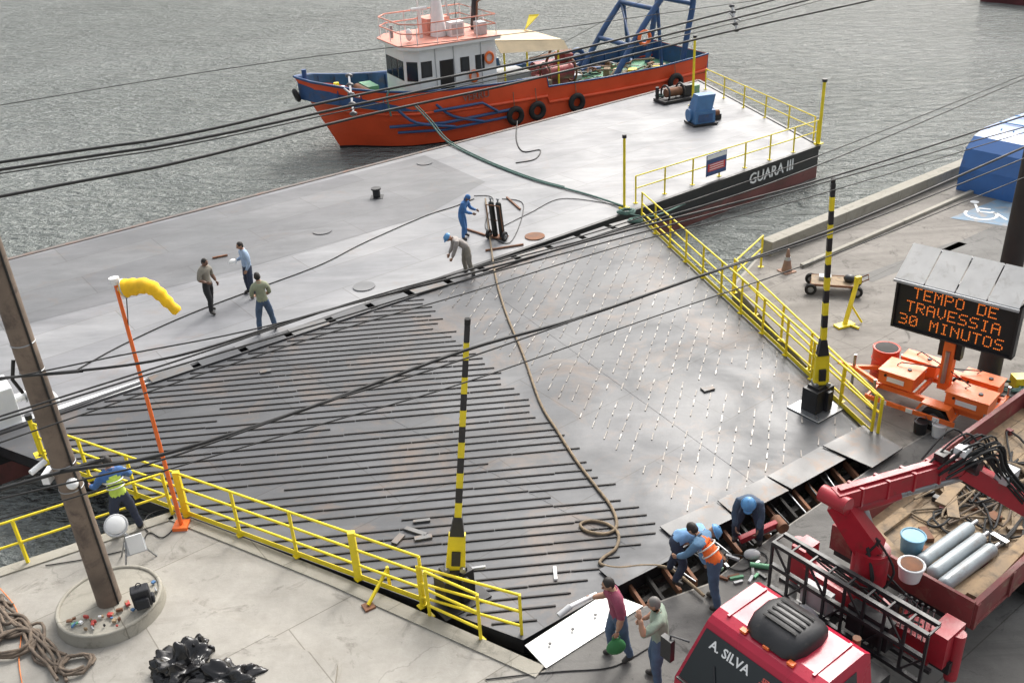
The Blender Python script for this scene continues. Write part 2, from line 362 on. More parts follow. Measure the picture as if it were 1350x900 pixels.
b=B("pavement_slab"); sl=[P(-200,800),P(210,778),P(330,830),P(446,880),P(430,1000),P(-300,1100)]
b.quad(low(sl,.10),CONC); b.add(low(sl,.098)+low(sl,0),[(i,(i+1)%6,6+(i+1)%6,6+i) for i in range(6)],KERB); b.done()
b=B("accessible_parking_marking"); b.quad(low([P(1252,288),P(1318,262),P(1400,268),P(1335,300)],.016),LBL)
c=P(1293,281,.022); M_=loc(c,-20)
def seg(a_,c_,wd=.09): 
    a2=M_@Vector((*a_,0)); c2_=M_@Vector((*c_,0)); b.beam(a2,c2_,wd,.004,WHT)
for k in range(14):
    t0=math.radians(150+k*18); t1=math.radians(150+(k+1)*18); seg((.5*math.cos(t0),.5*math.sin(t0)-.1),(.5*math.cos(t1),.5*math.sin(t1)-.1))
seg((-.1,.9),(-.05,.1)); seg((-.05,.15),(.5,.1)); seg((.5,.1),(.75,-.5)); seg((-.08,.5),(.35,.45)); b.cyl(M_@Vector((-.1,1.12,0)),M_@Vector((-.1,1.12,.004)),.15,WHT,n=16); b.done()
# ---------------------------------------------------------------- ramp
L0=P(-22,582); L1=P(690,846); R1=P(1150,580); R0=P(850,292)
RZ=.05
b=B("ferry_ramp")
rp=[L0,L1,R1,R0]
b.quad(low(rp,RZ),RAMP); b.add(low(rp,RZ-.002)+low(rp,RZ-.32),[(i,(i+1)%4,4+(i+1)%4,4+i) for i in range(4)],BLK)
b.quad(low(rp,RZ-.34),BLK)
C0=P(556,390); C1=P(893,705)
def clip(poly,o,d):
    ts=[]; n=len(poly)
    for i in range(n):
        a=poly[i]; c=poly[(i+1)%n]; e=c-a; den=d.x*e.y-d.y*e.x
        if abs(den)<1e-9: continue
        w_=a-o; t=(w_.x*e.y-w_.y*e.x)/den; s_=(w_.x*d.y-w_.y*d.x)/den
        if -1e-6<=s_<=1+1e-6: ts.append(t)
    return (min(ts),max(ts)) if len(ts)>=2 and max(ts)-min(ts)>.15 else None
def bars(poly,ang,sp,m,wd,ht,brk=False,inset=.12):
    cen=sum(poly,Vector())/len(poly); poly=[p+(cen-p).normalized()*inset for p in poly]
    d=Vector((math.cos(math.radians(ang)),math.sin(math.radians(ang)),0)); n=Vector((-d.y,d.x,0)); k=-90
    while k<90:
        o=cen+n*(k*sp); k+=1; r=clip(poly,o,d)
        if not r: continue
        t=r[0]+random.random()*.1; e=r[1]-random.random()*.35
        while t<e:
            ln=random.uniform(1.6,4.5) if not brk else random.uniform(.20,.36)
            t2=min(e,t+ln); j=n*random.uniform(-.012,.012)
            p1=o+d*t+j; p2=o+d*t2+j+n*random.uniform(-.012,.012); p1.z=p2.z=RZ+ht/2
            if not (random.random()<(.035 if not brk else .15)): b.beam(p1,p2,wd,ht,m)
            t=t2+(.015 if not brk else random.uniform(.12,.2))
Ltop=P(110,538)
bars([Ltop,L0.lerp(L1,.12),L1,C1,C0],3,.285,BAR,.032,.025)
bars([C0+E1*.3,C1+E1*.5,R1,R0],72,.36,BAR2,.024,.018,True)
for t in (.33,.66):
    b.beam(L0.lerp(R0,t)+Vector((0,0,RZ+.003)),L1.lerp(R1,t)+Vector((0,0,RZ+.003)),.02,.004,RAMP)
for i in range(16):
    t=i/16; a_=L0.lerp(R0,t+.004); c_=L0.lerp(R0,t+.056); 
    if t<.18: continue
    a_.z=c_.z=RZ+.035
    b.extr([a_-E2*.05,c_-E2*.05,c_+E2*(.42+.06*math.sin(i*2)),a_+E2*(.42+.05*math.cos(i*3))],(0,0,.02),RAMP if i%3 else PLATE,BLK)
b.cyl(L0+Vector((0,0,RZ)),R0+Vector((0,0,RZ)),.05,BLK)
for (u,v,s1,s2,a) in ((558,708,.35,.12,10),(525,710,.3,.14,60),(556,686,.35,.08,5),(732,755,.06,.35,0),(933,512,.3,.2,20),(350,489,.3,.15,15),(548,700,.5,.1,-30)):
    b.box(P(u,v,RZ+.03),(s1,s2,.04),PLATE if u!=732 else WHT,math.radians(a))
b.done()
def offq(pxs,z,th,m,b): 
    b.extr([P(u,v,z) for u,v in pxs],(0,0,-th),m,BLK)
b=B("ramp_flap_plates")
ZF=RZ+.06
offq([(870,693),(944,660),(968,682),(897,716)],ZF,.03,PLATE,b)
offq([(946,659),(1010,628),(1040,646),(972,681)],ZF+.04,.03,PLATE,b)
offq([(1012,627),(1082,588),(1116,604),(1044,644)],ZF,.03,PLATE,b)
offq([(1085,587),(1138,560),(1190,590),(1150,616)],ZF+.05,.03,PLATE,b)
offq([(790,750),(866,708),(886,736),(815,772)],ZF,.03,RAMP,b)
b.done()
b=B("ramp_loading_plate"); b.extr([P(692,850,.09),P(800,780,.09),P(848,798,.03),P(720,880,.03)],(0,0,-.03),mat("galvanised_plate",(.60,.60,.58),.45,.2,.15,1.5,(.33,.28,.25),.34),STL)
for k in range(4): 
    q=P(725+30*k,848-19*k,.10); b.cyl(q,q+Vector((0,0,.012)),.03,BLK)
b.done()
b=B("ramp_end_joists")
a_=P(712,884); c_=P(1170,601)
for i in range(22):
    t=.04+i*.043; s1=L1.lerp(R1,t); s2=a_.lerp(c_,t); s1.z=s2.z=-.18
    b.beam(s1,s2+ (s2-s1)*.05,.06,.16,RST if i%3 else VOID)
b.beam(L1.lerp(a_,.5)+Vector((0,0,-.34)),R1.lerp(c_,.5)+Vector((0,0,-.34)),.12,.16,VOID)
b.quad([L1+Vector((0,0,-.7)),a_+Vector((0,0,-.7)),c_+Vector((0,0,-.7)),R1+Vector((0,0,-.7))],VOID)  # near-black sheet below the joists, painted shade of the open gap
for i in range(9):
    p=L1.lerp(R1,.35+.06*i); p2=a_.lerp(c_,.37+.055*i); b.tube([p+Vector((0,0,-.08)),(p+p2)/2+Vector((0,0,-.03)),p2+Vector((.1,0,-.1))],.02,BLK if i%2 else STL,6)
b.done()
rail("ramp_railing",[P(62,611,RZ),P(560,795,RZ)],1.1,1.42,(1,.66,.33),wide=(3,6),toe=True)
rail("ramp_railing",[P(556,799),P(688,838)],.95,1.9,(1,.6,.25))
rail("quay_railing",[P(567,812),P(634,843)],1.05,2.2,(1,.6,.25))
rail("quay_railing",[P(-60,775),P(130,711),P(228,679)],1.08,1.5,(1,.5))
rail("ramp_railing",[P(846,291,RZ),P(1148,573,RZ)],1.05,1.35,(1,.62,.3),toe=True)
rail("quay_railing",[P(966,384),P(1156,578)],1.05,1.5,(1,.62))
rail("quay_railing",[P(1003,352),P(968,386)],1.05,1.5,(1,.62))
post("rail_post",55,600,552,.05)
# ---------------------------------------------------------------- striped gate masts
def mast(u,v,vt,tilt,nm="striped_gate_mast",plate=False):
    q=P(u,v,RZ); h=Hgt(q,vt); b=B(nm,Matrix.Translation(q))
    b.box((0,0,.02),(1.0,.9,.03),STL if plate else BLK,.6)
    b.box((0,0,.32),(.62,.42,.58),BLK,.6); b.box((0,0,.64),(.42,.32,.08),BLK,.6)
    b.box((.18,-.15,.3),(.16,.16,.5),BLK,.6)
    d=Vector((tilt[0],tilt[1],1)).normalized()
    a0=Vector((.04,0,.6)); 
    b.beam(a0,a0+d*.85,.36,.16,YEL,.30,.12); b.beam(a0+d*.2,a0+d*.5,.16,.24,BLK); b.beam(a0+d*.85,a0+d*1.25,.26,.2,BLK,.14,.14)
    for sx in(-.14,.14): b.cyl(a0+Vector((sx,-.14,.1)),a0+Vector((sx,.14,.1)),.05,STL)
    L_=h-.6; n=12; z=1.25
    sl=(L_-1.25)/n
    for i in range(n):
        b.beam(a0+d*(z+sl*i),a0+d*(z+sl*(i+1)),.125-.003*i,.125-.003*i,YEL if i%2==0 else BLK)
    b.cyl(a0+d*(L_),a0+d*(L_+.1),.05,RUB)
    b.done(.01)
mast(601,785,428,(.12,0)); mast(1076,538,240,(-.045,0),plate=True)
b=B("pad_marking"); b.quad([P(1058,536,RZ+.004),P(1082,526,RZ+.004),P(1098,538,RZ+.004),P(1074,549,RZ+.004)],WHT); b.done()
b=B("warning_light_stand",Matrix.Translation(P(625,775))); b.cyl((0,0,0),(0,0,.45),.02,STL); b.beam((-.25,0,.45),(.25,0,.5),.05,.05,GRY); b.done()
# ---------------------------------------------------------------- windsock
q=P(240,694); h=Hgt(q,374); b=B("windsock",Matrix.Translation(q))
b.cyl((0,0,0),(0,0,h),.045,ORG,r2=.035,n=10); b.box((0,0,.04),(.3,.3,.08),ORG); b.cyl((0,0,h),(0,0,h+.12),.09,WHT); b.box((.12,0,h-.1),(.3,.06,.06),GRY)
SOCK=mat("windsock_fabric",(.85,.50,.01),.75,0,.15,4)
pts=smooth_pts([(.14,0,h-.10),(.35,-.05,h-.06),(.60,-.08,h-.05),(.78,-.12,h-.18),(.92,-.16,h-.36),(1.08,-.2,h-.55)],4)
n=len(pts); b.tube(pts,.2,SOCK,14,[.17-.09*(i/n)+.014*math.sin(i*2.1) for i in range(n)]); b.torus((.14,0,h-.10),.17,.016,GRY,(1,0,.2)); b.tube([(0,0,h-1.0),(.14,0,h-.25)],.01,CAB,5); b.done()
# ---------------------------------------------------------------- utility poles
q=P(150,808)
b=B("utility_pole",Matrix.Translation(q)); b.cyl((0,0,.1),(0,0,10.2),.22,WOOD,r2=.15,n=18)
b.box((-.28,-.05,3.2),(.12,.3,.18),WHT); b.ball((.15,-.2,3.1),.1,WHT); b.cyl((-.2,-.15,3.55),(-.35,-.4,3.5),.05,WHT); b.tube([(-.24,0,5.4),(-.3,-.1,5.1),(-.27,0,4.8)],.03,CAB)
for z in (2.9,3.4,5.2,5.7): b.torus((0,0,z),.215-.006*z,.012,STL)
b.tube([(.2,-.1,.3),(.19,-.1,3),(.16,-.09,7),(.14,-.08,10)],.018,CAB); b.done()
b=B("pole_plinth",Matrix.Translation(q)); b.cyl((0,0,0),(0,0,.32),.98,KERB,r2=.93,n=40); b.torus((0,0,.32),.9,.04,KERB,nu=40); b.done()
random.seed(3)
b=B("litter",Matrix.Translation(q+Vector((0,0,.36))))
for k in range(30):
    a=random.uniform(-2.4,.6); r=random.uniform(.35,.85); c=random.choice([WHT,STL,RST,GRN,PLK,mat("litter_red",(.4,.05,.04)),BLU2,BLK,PLK])
    b.box((r*math.cos(a),r*math.sin(a),.01),(random.uniform(.03,.13),random.uniform(.03,.08),random.uniform(.02,.07)),c,random.random()*3)
b.done(.008)
b=B("utility_pole",Matrix.Translation(P(1302,498))); b.cyl((0,0,0),(0,0,10),.27,mat("tarred_pole",(.035,.03,.028),.8,0,.3,2,bmp=.5),r2=.2,n=18); b.torus((0,0,1),.27,.012,STL); b.done()
b=B("backpack",loc(P(190,797,.38),20)); BP=mat("backpack_fabric",(.02,.021,.025),.8,bmp=.4)
b.box((0,0,.22),(.32,.2,.42),BP,R=Matrix.Rotation(.15,3,'X')); b.box((0,-.13,.15),(.24,.1,.22),BP); b.box((.18,0,.12),(.06,.14,.18),BP); b.tube(smooth_pts([(-.08,.1,.38),(-.1,.22,.25),(-.1,.12,.02)]),.02,BP); b.tube(smooth_pts([(.08,.1,.38),(.1,.22,.25),(.1,.12,.02)]),.02,BP); b.torus((0,.02,.46),.04,.01,BP,(0,1,0)); b.done(.05)
b=B("work_light",loc(P(178,742),25)); 
for a in (0,120,240):
    x=math.cos(math.radians(a)); y=math.sin(math.radians(a)); b.cyl((.42*x,.42*y,0),(0,0,.75),.018,STL)
b.cyl((0,0,.6),(-.1,0,1.0),.02,STL); b.ball((-.12,-.05,1.06),(.2,.2,.06),WHT,Matrix.Rotation(.9,3,'X')); b.torus((-.12,-.07,1.04),.2,.025,GRY,(0,-.8,.6))
b.box((.1,-.1,.45),(.38,.28,.04),GRY,R=Matrix.Rotation(.7,3,'X')); b.box((.12,-.14,.55),(.3,.05,.36),WHT,R=Matrix.Rotation(-.3,3,'X')); b.done(.006)
def crumple(name,u,v,sx,sy,sz,seed,m=PLB):
    random.seed(seed); bm=bmesh.new(); bmesh.ops.create_icosphere(bm,subdivisions=5,radius=1)
    from mathutils import noise as ns
    for vv in bm.verts:
        c=vv.co.copy(); n1=ns.noise(c*1.8+Vector((seed,0,0))); n2=1-abs(ns.noise(c*3.5+Vector((0,seed,0))))*2; n3=1-abs(ns.noise(c*8+Vector((0,seed,3))))*2
        k=.9+.7*n1+.22*n2+.08*n3; vv.co=Vector((c.x*sx*k,c.y*sy*k,max(-.01,c.z*sz*k*(.6+.8*n1)+sz*.2)))
    me=bpy.data.meshes.new(name); bm.to_mesh(me); bm.free(); me.materials.append(m)
    for p in me.polygons: p.use_smooth=True
    o=bpy.data.objects.new(name,me); sc.collection.objects.link(o); o.location=P(u,v,.1); return o
crumple("plastic_bag",238,880,.42,.34,.26,1); crumple("plastic_bag",298,893,.46,.27,.18,5)
crumple("plastic_bag",262,856,.2,.15,.22,8)
# ropes -------------------------------------------------------
def rope(name,pts,r,m,k=8): 
    b=B(name); b.tube(smooth_pts(pts,k),r,m,7); b.done()
def coil(b,c,R,n,r,m,jx=.06):
    pts=[]; 
    for i in range(n*14):
        a=i*2*math.pi/14; rad=R*(1-.25*(i/(n*14)))+random.uniform(-jx,jx)*.5; pts.append(Vector(c)+Vector((rad*math.cos(a)+.03*math.sin(i*.7),rad*.85*math.sin(a),.03+.02*(i/14))))
    b.tube(pts,r,m,7)
random.seed(11)
rope("hoist_rope",[P(u,v,RZ+.04) for u,v in ((640,262),(648,330),(655,372),(668,415),(690,468),(712,530),(735,568),(760,607),(785,640),(806,668),(813,692),(800,703),(775,700),(765,691),(778,686),(800,690),(815,703),(812,722),(795,735),(792,743),(815,748),(850,745),(880,748),(905,765),(928,785))],.032,ROPE)
b=B("rope_coil"); coil(b,P(20,850,.13),.42,4,.035,ROPED); coil(b,P(100,878,.13),.3,3,.03,ROPED)
for s in range(8):
    pts=[P(-40+random.uniform(0,60),770+random.uniform(0,30),.14)]
    for k in range(5): pts.append(P(0+k*20+random.uniform(-16,16),800+k*20+random.uniform(-20,20),.14+random.uniform(0,.08)))
    b.tube(smooth_pts(pts,6),.03,ROPED,7)
b.done()
rope("electric_cable",[P(u,v,.02) for u,v in ((195,700),(188,690),(200,676),(225,672),(232,690),(215,708),(196,702),(180,720),(120,735),(60,745))],.012,CAB)
rope("orange_cord",[P(u,v,.13) for u,v in ((0,775),(20,800),(28,830),(25,870),(30,905))],.01,mat("orange_cord",(.7,.2,.05)))
rope("electric_cable",[P(u,v,.02) for u,v in ((640,895),(700,888),(745,884),(800,880),(830,868),(860,850))],.012,CAB)
rope("deck_hose",[P(u,v,.02) for u,v in ((682,160),(681,185),(690,200),(712,198),(705,210),(680,215))],.03,CAB)
rope("deck_hose",[P(u,v,.02) for u,v in ((100,488),(160,455),(240,418),(320,387),(420,350),(480,320),(560,285),(600,272),(625,262))],.018,CAB)
rope("deck_hose",[P(u,v,.02) for u,v in ((625,258),(650,262),(640,300),(672,320),(690,270),(662,262))],.015,CAB)
rope("deck_hose",[P(u,v,.02) for u,v in ((660,300),(700,280),(740,262),(800,268),(830,276))],.014,CAB)
b=B("mooring_rope"); p0=P(545,138,1.3); pts=[p0,P(566,160,.7),P(590,187,.12),P(640,213,.05),P(700,236,.05),P(740,247,.05),P(780,258,.05),P(822,272,.1)]
b.tube(smooth_pts(pts),.038,ROPEG,7); b.tube(smooth_pts([p+Vector((.12,.05,.0)) for p in pts[:6]]),.03,ROPEG,7)
coil(b,P(826,281,.08),.3,4,.04,ROPEG); coil(b,P(838,292,.1),.22,3,.04,ROPEG); b.tube(smooth_pts([P(826,281,.1),P(860,285,.2),P(905,268,-.5),P(940,255,-.7)]),.03,ROPEG); b.done()
b=B("loose_steel_bars")
for (u,v,u2,v2) in ((668,260,686,276),(610,300,640,310),(640,330,690,322),(280,340,300,336)): b.beam(P(u,v,.04),P(u2,v2,.04),.06,.05,RST)
b.done()
b=B("gas_cylinder_trolley",loc(P(658,314),150)); OX=mat("cylinder_black",(.02,.022,.02),.35,.2)
for x in(-.14,.14):
    b.cyl((x,0,.1),(x,.15,1.3),.10,OX,n=16); b.ball((x,.15,1.3),(.10,.10,.1),OX); b.cyl((x,.17,1.35),(x,.18,1.5),.03,STL); b.cyl((x-.05,.18,1.5),(x+.05,.18,1.5),.025,STL)
b.box((0,0,.06),(.6,.35,.03),RST)
for x in(-.26,.26): b.cyl((x,.12,.1),(x,.3,1.3),.018,RST); b.wheel((x*1.2,.15,.17),.17,.07,RUB,STL,(1,0,0))
b.cyl((-.26,.3,1.3),(.26,.3,1.3),.018,RST); b.cyl((-.26,.12,.7),(.26,.12,.7),.018,RST); b.done()
b=B("pump_unit",loc(P(20,548),36)); b.box((-.6,0,.5),(1.4,.9,1.0),WHT); b.cyl((-.6,0,1.0),(-.6,0,1.25),.3,GRY)
b.tube(smooth_pts([(.1,-.1,.5),(.5,-.1,.5),(.8,-.1,.45),(.95,-.1,.2),(.98,-.1,0)],5),.11,WHT,12); b.torus((.35,-.1,.5),.15,.03,STL,(1,0,0)); b.done(.03)
# ---------------------------------------------------------------- overhead cables
def wire(pts,r,z,name="overhead_cable"): 
    b=B(name); q=[P(u,v,z) for u,v in pts]; d0=(q[0]-q[1]).normalized(); d1=(q[-1]-q[-2]).normalized(); q=[q[0]+d0*12]+q+[q[-1]+d1*12]
    b.tube(smooth_pts(q,6),r,CAB,6); b.done()
wire([(-20,217),(240,178),(460,128),(720,75),(970,13),(1080,-16)],.020,9)
wire([(-20,227),(240,187),(470,138),(720,84),(970,24),(1090,-6)],.020,9.0)
wire([(-20,263),(240,213),(470,155),(700,105),(960,42),(1160,-2)],.019,9)
wire([(-20,142),(200,106),(420,74),(700,42),(960,6)],.007,9)
wire([(-20,500),(60,493),(230,470),(420,412),(640,355),(830,303),(1100,232),(1360,150)],.015,7.5)
wire([(-20,560),(200,492),(430,424),(610,370),(900,292),(1100,237),(1360,165)],.010,7.5)
wire([(-20,650),(80,622),(210,600),(400,540),(612,462),(760,420),(920,365),(1130,290),(1360,190)],.019,7.2)
wire([(-20,662),(200,610),(430,530),(615,472),(900,372),(1130,296),(1360,205)],.010,7.2)
wire([(-20,555),(250,470),(460,400),(640,350),(835,298),(1060,225),(1360,100)],.010,7.6)
wire([(-20,590),(200,515),(430,440),(620,385),(840,318),(1060,262),(1360,172)],.008,7.4)
wire([(-20,505),(150,470),(330,435),(520,385),(700,330),(835,290),(1080,205),(1360,95)],.008,7.9)
wire([(-20,690),(200,625),(420,560),(610,505),(840,425),(1100,335),(1360,230)],.008,7.0)
wire([(-20,232),(240,192),(470,143),(720,90),(970,30),(1100,-4)],.009,8.9)
def spacer(u,v0,v1):
    b=B("cable_spacer"); a=P(u,v0,9.15); c=P(u+6,v1,8.75)
    b.beam(a,c,.03,.05,GRY); 
    for k in range(5): 
        p=a.lerp(c,k/4); b.ball(p,(.06,.05,.035),mat("insulator",(.06,.06,.065),.4),nu=10,nv=6)
    p=a.lerp(c,.5); b.tube([p+Vector((-.1,0,.1)),p,p+Vector((.12,0,-.05))],.015,STL); b.done()
spacer(460,100,150); spacer(965,8,40)
# ---------------------------------------------------------------- tugboat
TO=Vector((-9.85,47.3,WZ-.1)); TA=25.5
b=B("tugboat",loc(TO,TA))
X=[0,.5,1.2,2.2,3.5,5,7,9.5,12.4,12.5,16,19.5,22,23]
HT=[.06,.9,1.55,2.1,2.5,2.8,2.95,3.0,3.0,3.0,3.0,3.0,2.9,2.75]
HW=[.0,.05,.25,.8,1.5,2.1,2.6,2.85,2.9,2.9,2.9,2.8,2.6,2.4]
ZT=[4.0,3.85,3.7,3.45,3.2,3.0,2.85,2.75,2.7,2.15,2.1,2.15,2.3,2.35]
DKZ=[2.9,2.8,2.7,2.5,2.2,2.0,1.8,1.5,1.4,1.3,1.25,1.25,1.3,1.3]
def hv(i,fr,side):
    z=ZT[i]*fr if fr>=0 else fr; 
    hb=HW[i]+(HT[i]-HW[i])*max(0,fr)**.8 if fr>=0 else HW[i]*.7
    x=X[i]+1.9*(1-max(fr,0))*max(0,1-X[i]/5); return (x,side*hb,z)
FR=[1,.975,.75,.5,.25,0.06,-.8]
for side in(-1,1):
    vs=[hv(i,f,side) for i in range(len(X)) for f in FR]; n=len(FR)
    for j in range(n-1):
        m_=BLU if j==0 else (ORH if j<5 else BLK)
        b.add(vs,[(i*n+j,(i+1)*n+j,(i+1)*n+j+1,i*n+j+1) for i in range(len(X)-1)],m_,True)
    vi=[]; 
    for i in range(len(X)): vi+= [(X[i]+.12*(i==0),side*max(0,HT[i]-.0),ZT[i]),(X[i]+.12,side*max(0,HT[i]-.14),ZT[i]),(X[i]+.12,side*max(0,HT[i]-.16),DKZ[i])]
    b.add(vi,[(i*3+j,(i+1)*3+j,(i+1)*3+j+1,i*3+j+1) for i in range(len(X)-1) for j in(0,1)],BLU)
    b.tube([Vector(hv(i,.62,side))+Vector((0,side*.03,0)) for i in range(2,14)],.09,ORH,8)
    b.tube([(X[i],side*HT[i],ZT[i]) for i in range(len(X))],.05,BLU,8)
    for i in range(1,22):
        x=i*1.0+.6; k=max(j for j in range(len(X)) if X[j]<=x); t=(x-X[k])/max(.01,(X[min(k+1,13)]-X[k])) if k<13 else 0
        hb=HT[k]+(HT[min(k+1,13)]-HT[k])*t; b.beam((x,side*(hb-.22),DKZ[k]),(x,side*(hb-.18),ZT[k]-.15),.04,.14,BLU)
b.quad([hv(13,1,-1),hv(13,1,1),hv(13,0,1),hv(13,0,-1)],ORH); b.quad([(22.9,-2.7,2.35),(22.9,2.7,2.35),(22.9,2.7,1.3),(22.9,-2.7,1.3)],BLU)
for i in range(len(X)-1):
    b.quad([(X[i]+.12,-HT[i]+.1,DKZ[i]),(X[i+1]+.12,-HT[i+1]+.1,DKZ[i+1]),(X[i+1]+.12,HT[i+1]-.1,DKZ[i+1]),(X[i]+.12,HT[i]-.1,DKZ[i])],GRN)
b.cyl((.5,-.1,3.3),(.5,-.1,4.3),.12,BLU); b.torus((-.02,0,3.1),.24,.11,RUB,(1,0,.3)); b.cyl((2.2,-.5,2.6),(2.2,-.5,3.3),.14,WHT); b.cyl((2.2,.5,2.6),(2.2,.5,3.3),.14,YEL); b.beam((2.2,-.6,3.0),(2.2,.6,3.0),.12,.12,WHT)
b.torus((3.2,.8,2.55),.4,.12,ROPE); b.torus((3.2,-1.0,2.55),.35,.12,GRN); b.box((3.8,.2,2.7),(.6,1.4,.7),GRN); b.cyl((3.4,-.9,2.8),(3.4,.9,2.8),.22,RST)
b.box((1.6,-.6,3.0),(.4,.4,.4),YEL); b.box((4.2,-1.4,2.5),(.5,.4,.7),YEL); b.tube(smooth_pts([(3.6,-1.9,2.6),(3.9,-2.5,3.2),(3.7,-2.7,2.9),(3.8,-2.7,2.0)]),.05,ROPEG)
def house(x0,x1,hw,z0,z1,m,rake=0,ch=.7):
    lo=[(x0+ch,-hw,z0),(x1,-hw,z0),(x1,hw,z0),(x0+ch,hw,z0),(x0,hw-ch,z0),(x0,-hw+ch,z0)]
    up=[(x+ (rake if x<x1-.01 else 0),y,z1) for x,y,_ in lo]
    vs=lo+up; b.add(vs,[tuple(range(6)),tuple(range(11,5,-1))]+[(i,(i+1)%6,6+(i+1)%6,6+i) for i in range(6)],m); return lo,up
def facewin(p0,p1,p2,p3,u0_,u1_,v0_,v1_,m,off=.02):
    p0,p1,p2,p3=[Vector(p) for p in(p0,p1,p2,p3)]
    def S(u,v): return p0.lerp(p1,u).lerp(p3.lerp(p2,u),v)
    nn=(p1-p0).cross(p3-p0).normalized(); c=(p0+p1+p2+p3)/4
    if nn.dot(c-Vector((7.5,0,c.z)))<0: nn=-nn
    fr_=[S(u0_-.02,v0_-.015),S(u1_+.02,v0_-.015),S(u1_+.02,v1_+.015),S(u0_-.02,v1_+.015)]
    b.extr([p for p in fr_],nn*off*.8,BLK); b.extr([S(u0_,v0_),S(u1_,v0_),S(u1_,v1_),S(u0_,v1_)],nn*(off*1.4),m)
b.off=Vector((-.2,0,-.2)); b.cx=10.2; b.sx=.84
lo,up=house(4.4,10.2,2.0,1.6,5.0,WHT,.15)
def F(i,j): return lo[i],lo[j],up[j],up[i]
facewin(*F(5,0),.18,.82,.55,.80,GLS); facewin(*F(4,5),.05,.32,.55,.80,GLS); facewin(*F(4,5),.38,.64,.55,.80,GLS); facewin(*F(4,5),.70,.95,.55,.80,GLS); facewin(*F(3,4),.18,.82,.55,.80,GLS)
facewin(*F(0,1),.03,.13,.60,.8,GLS); facewin(*F(0,1),.27,.41,.12,.78,VOID); facewin(*F(0,1),.54,.62,.60,.78,GLS); facewin(*F(0,1),.74,.82,.60,.78,GLS)
b.torus((8.6,-2.1,3.3),.26,.07,ORG,(0,1,0)); b.torus((9.7,-2.1,4.1),.26,.07,ORG,(0,1,0))
b.extr([(4.35,-1.35,1.55),(5.05,-2.06,1.55),(10.25,-2.06,1.55),(10.25,2.06,1.55),(5.05,2.06,1.55),(4.35,1.35,1.55)],(0,0,.45),ORH)
for x in (6.2,7.4,9.2): b.cyl((x,-2.03,1.7),(x,-2.03,4.9),.025,GRY,n=6)
b.tube([(5.2,-2.1,3.0),(10.1,-2.1,3.0)],.02,GRY,6)
b.extr([(4.2,-1.5,5.003),(5.0,-2.35,5.003),(10.4,-2.35,5.003),(10.4,2.35,5.003),(5.0,2.35,5.003),(4.2,1.5,5.003)],(0,0,.14),WHT)
b.extr([(4.16,-1.52,5.143),(5.0,-2.39,5.143),(10.44,-2.39,5.143),(10.44,2.39,5.143),(5.0,2.39,5.143),(4.16,1.52,5.143)],(0,0,.05),PINK)
rpts=[(4.4,-1.5,5.2),(5.1,-2.2,5.2),(10.2,-2.2,5.2),(10.2,2.2,5.2),(5.1,2.2,5.2),(4.4,1.5,5.2),(4.4,-1.5,5.2)]
for zz,mm in ((1.0,PINK),(.55,PINK)): b.tube([Vector(p)+Vector((0,0,zz)) for p in rpts],.035,mm,6)
for i in range(6):
    a_,c_=Vector(rpts[i]),Vector(rpts[i+1]); nn=max(1,int((c_-a_).length/1.2))
    for k in range(nn): p=a_.lerp(c_,k/nn); b.cyl(p,p+Vector((0,0,1.0)),.03,WHT,n=6)
b.box((7.6,.7,5.6),(1.5,1.3,.8),PINK); b.box((8.2,-.9,5.55),(.9,.6,.7),WHT); b.box((8.2,-1.22,5.55),(.7,.02,.5),GRY); b.cyl((6.3,-.2,5.2),(6.3,-.2,6.6),.1,WHT); b.cyl((5.8,-.2,6.6),(6.8,-.2,6.6),.09,WHT)
b.tube([(7.4,-.3,5.2),(7.4,-.3,7.6)],.16,WHT,10,[.5,.2]); b.tube([(7.6,.9,6.0),(7.7,.3,8.2)],.07,GRY); b.tube([(8.6,.3,5.2),(7.9,0,8.2)],.07,GRY)
b.cyl((7.6,0,7.4),(7.6,0,11.0),.09,GRY,r2=.05); b.box((7.6,0,7.7),(1.1,1.3,.06),GRY); b.box((7.2,0,8.0),(.25,1.5,.12),WHT); b.cyl((6.9,1.2,5.2),(6.9,1.2,8.6),.03,WHT); b.cyl((9.6,1.6,5.2),(9.6,1.6,9.2),.02,BLK)
b.ball((5.2,-.9,5.55),(.2,.2,.3),WHT); b.cyl((4.9,.9,5.2),(4.9,.9,5.8),.1,STL); b.box((9.6,-1.4,5.5),(.5,.7,.6),GRY); b.cyl((9.9,.0,5.2),(10.2,0,7.2),.18,BLK)
b.tube([(9.9,-.4,5.2),(10.0,-.5,6.6),(10.3,-.9,6.9)],.06,RST)
b.sx=1.; b.off=Vector((-.2,0,-.2))
b.extr([(10.4,-1.6,4.75),(14.2,-1.9,4.35),(14.2,1.9,4.35),(10.4,1.9,4.75)],(0,0,.05),TAN); b.extr([(10.5,-2.0,4.2),(14.4,-2.2,3.9),(14.3,-1.9,4.34),(10.4,-1.6,4.74)],(0,-.03,0),TAN)
for x in(10.8,14.0):
    for y in(-1.8,1.8): b.cyl((x,y,1.3),(x,y,4.4),.05,YEL)
b.extr([(13.6,1.2,4.5),(14.6,1.3,5.2),(14.4,2.1,5.1),(14.0,1.9,4.4)],(0,0,.05),YEL)
RBM=mat("machinery_red",(.28,.05,.05),.5,.1,.3,2,(.12,.07,.05),.4)
b.off=Vector((0,0,0))
Mt=Matrix.Translation((8.3,-3.03,2.33))@Matrix.Rotation(math.pi/2,4,'X'); b.text("VERRU",.5,Mt,mat("faded_name_paint",(.22,.10,.08),.6),.02)
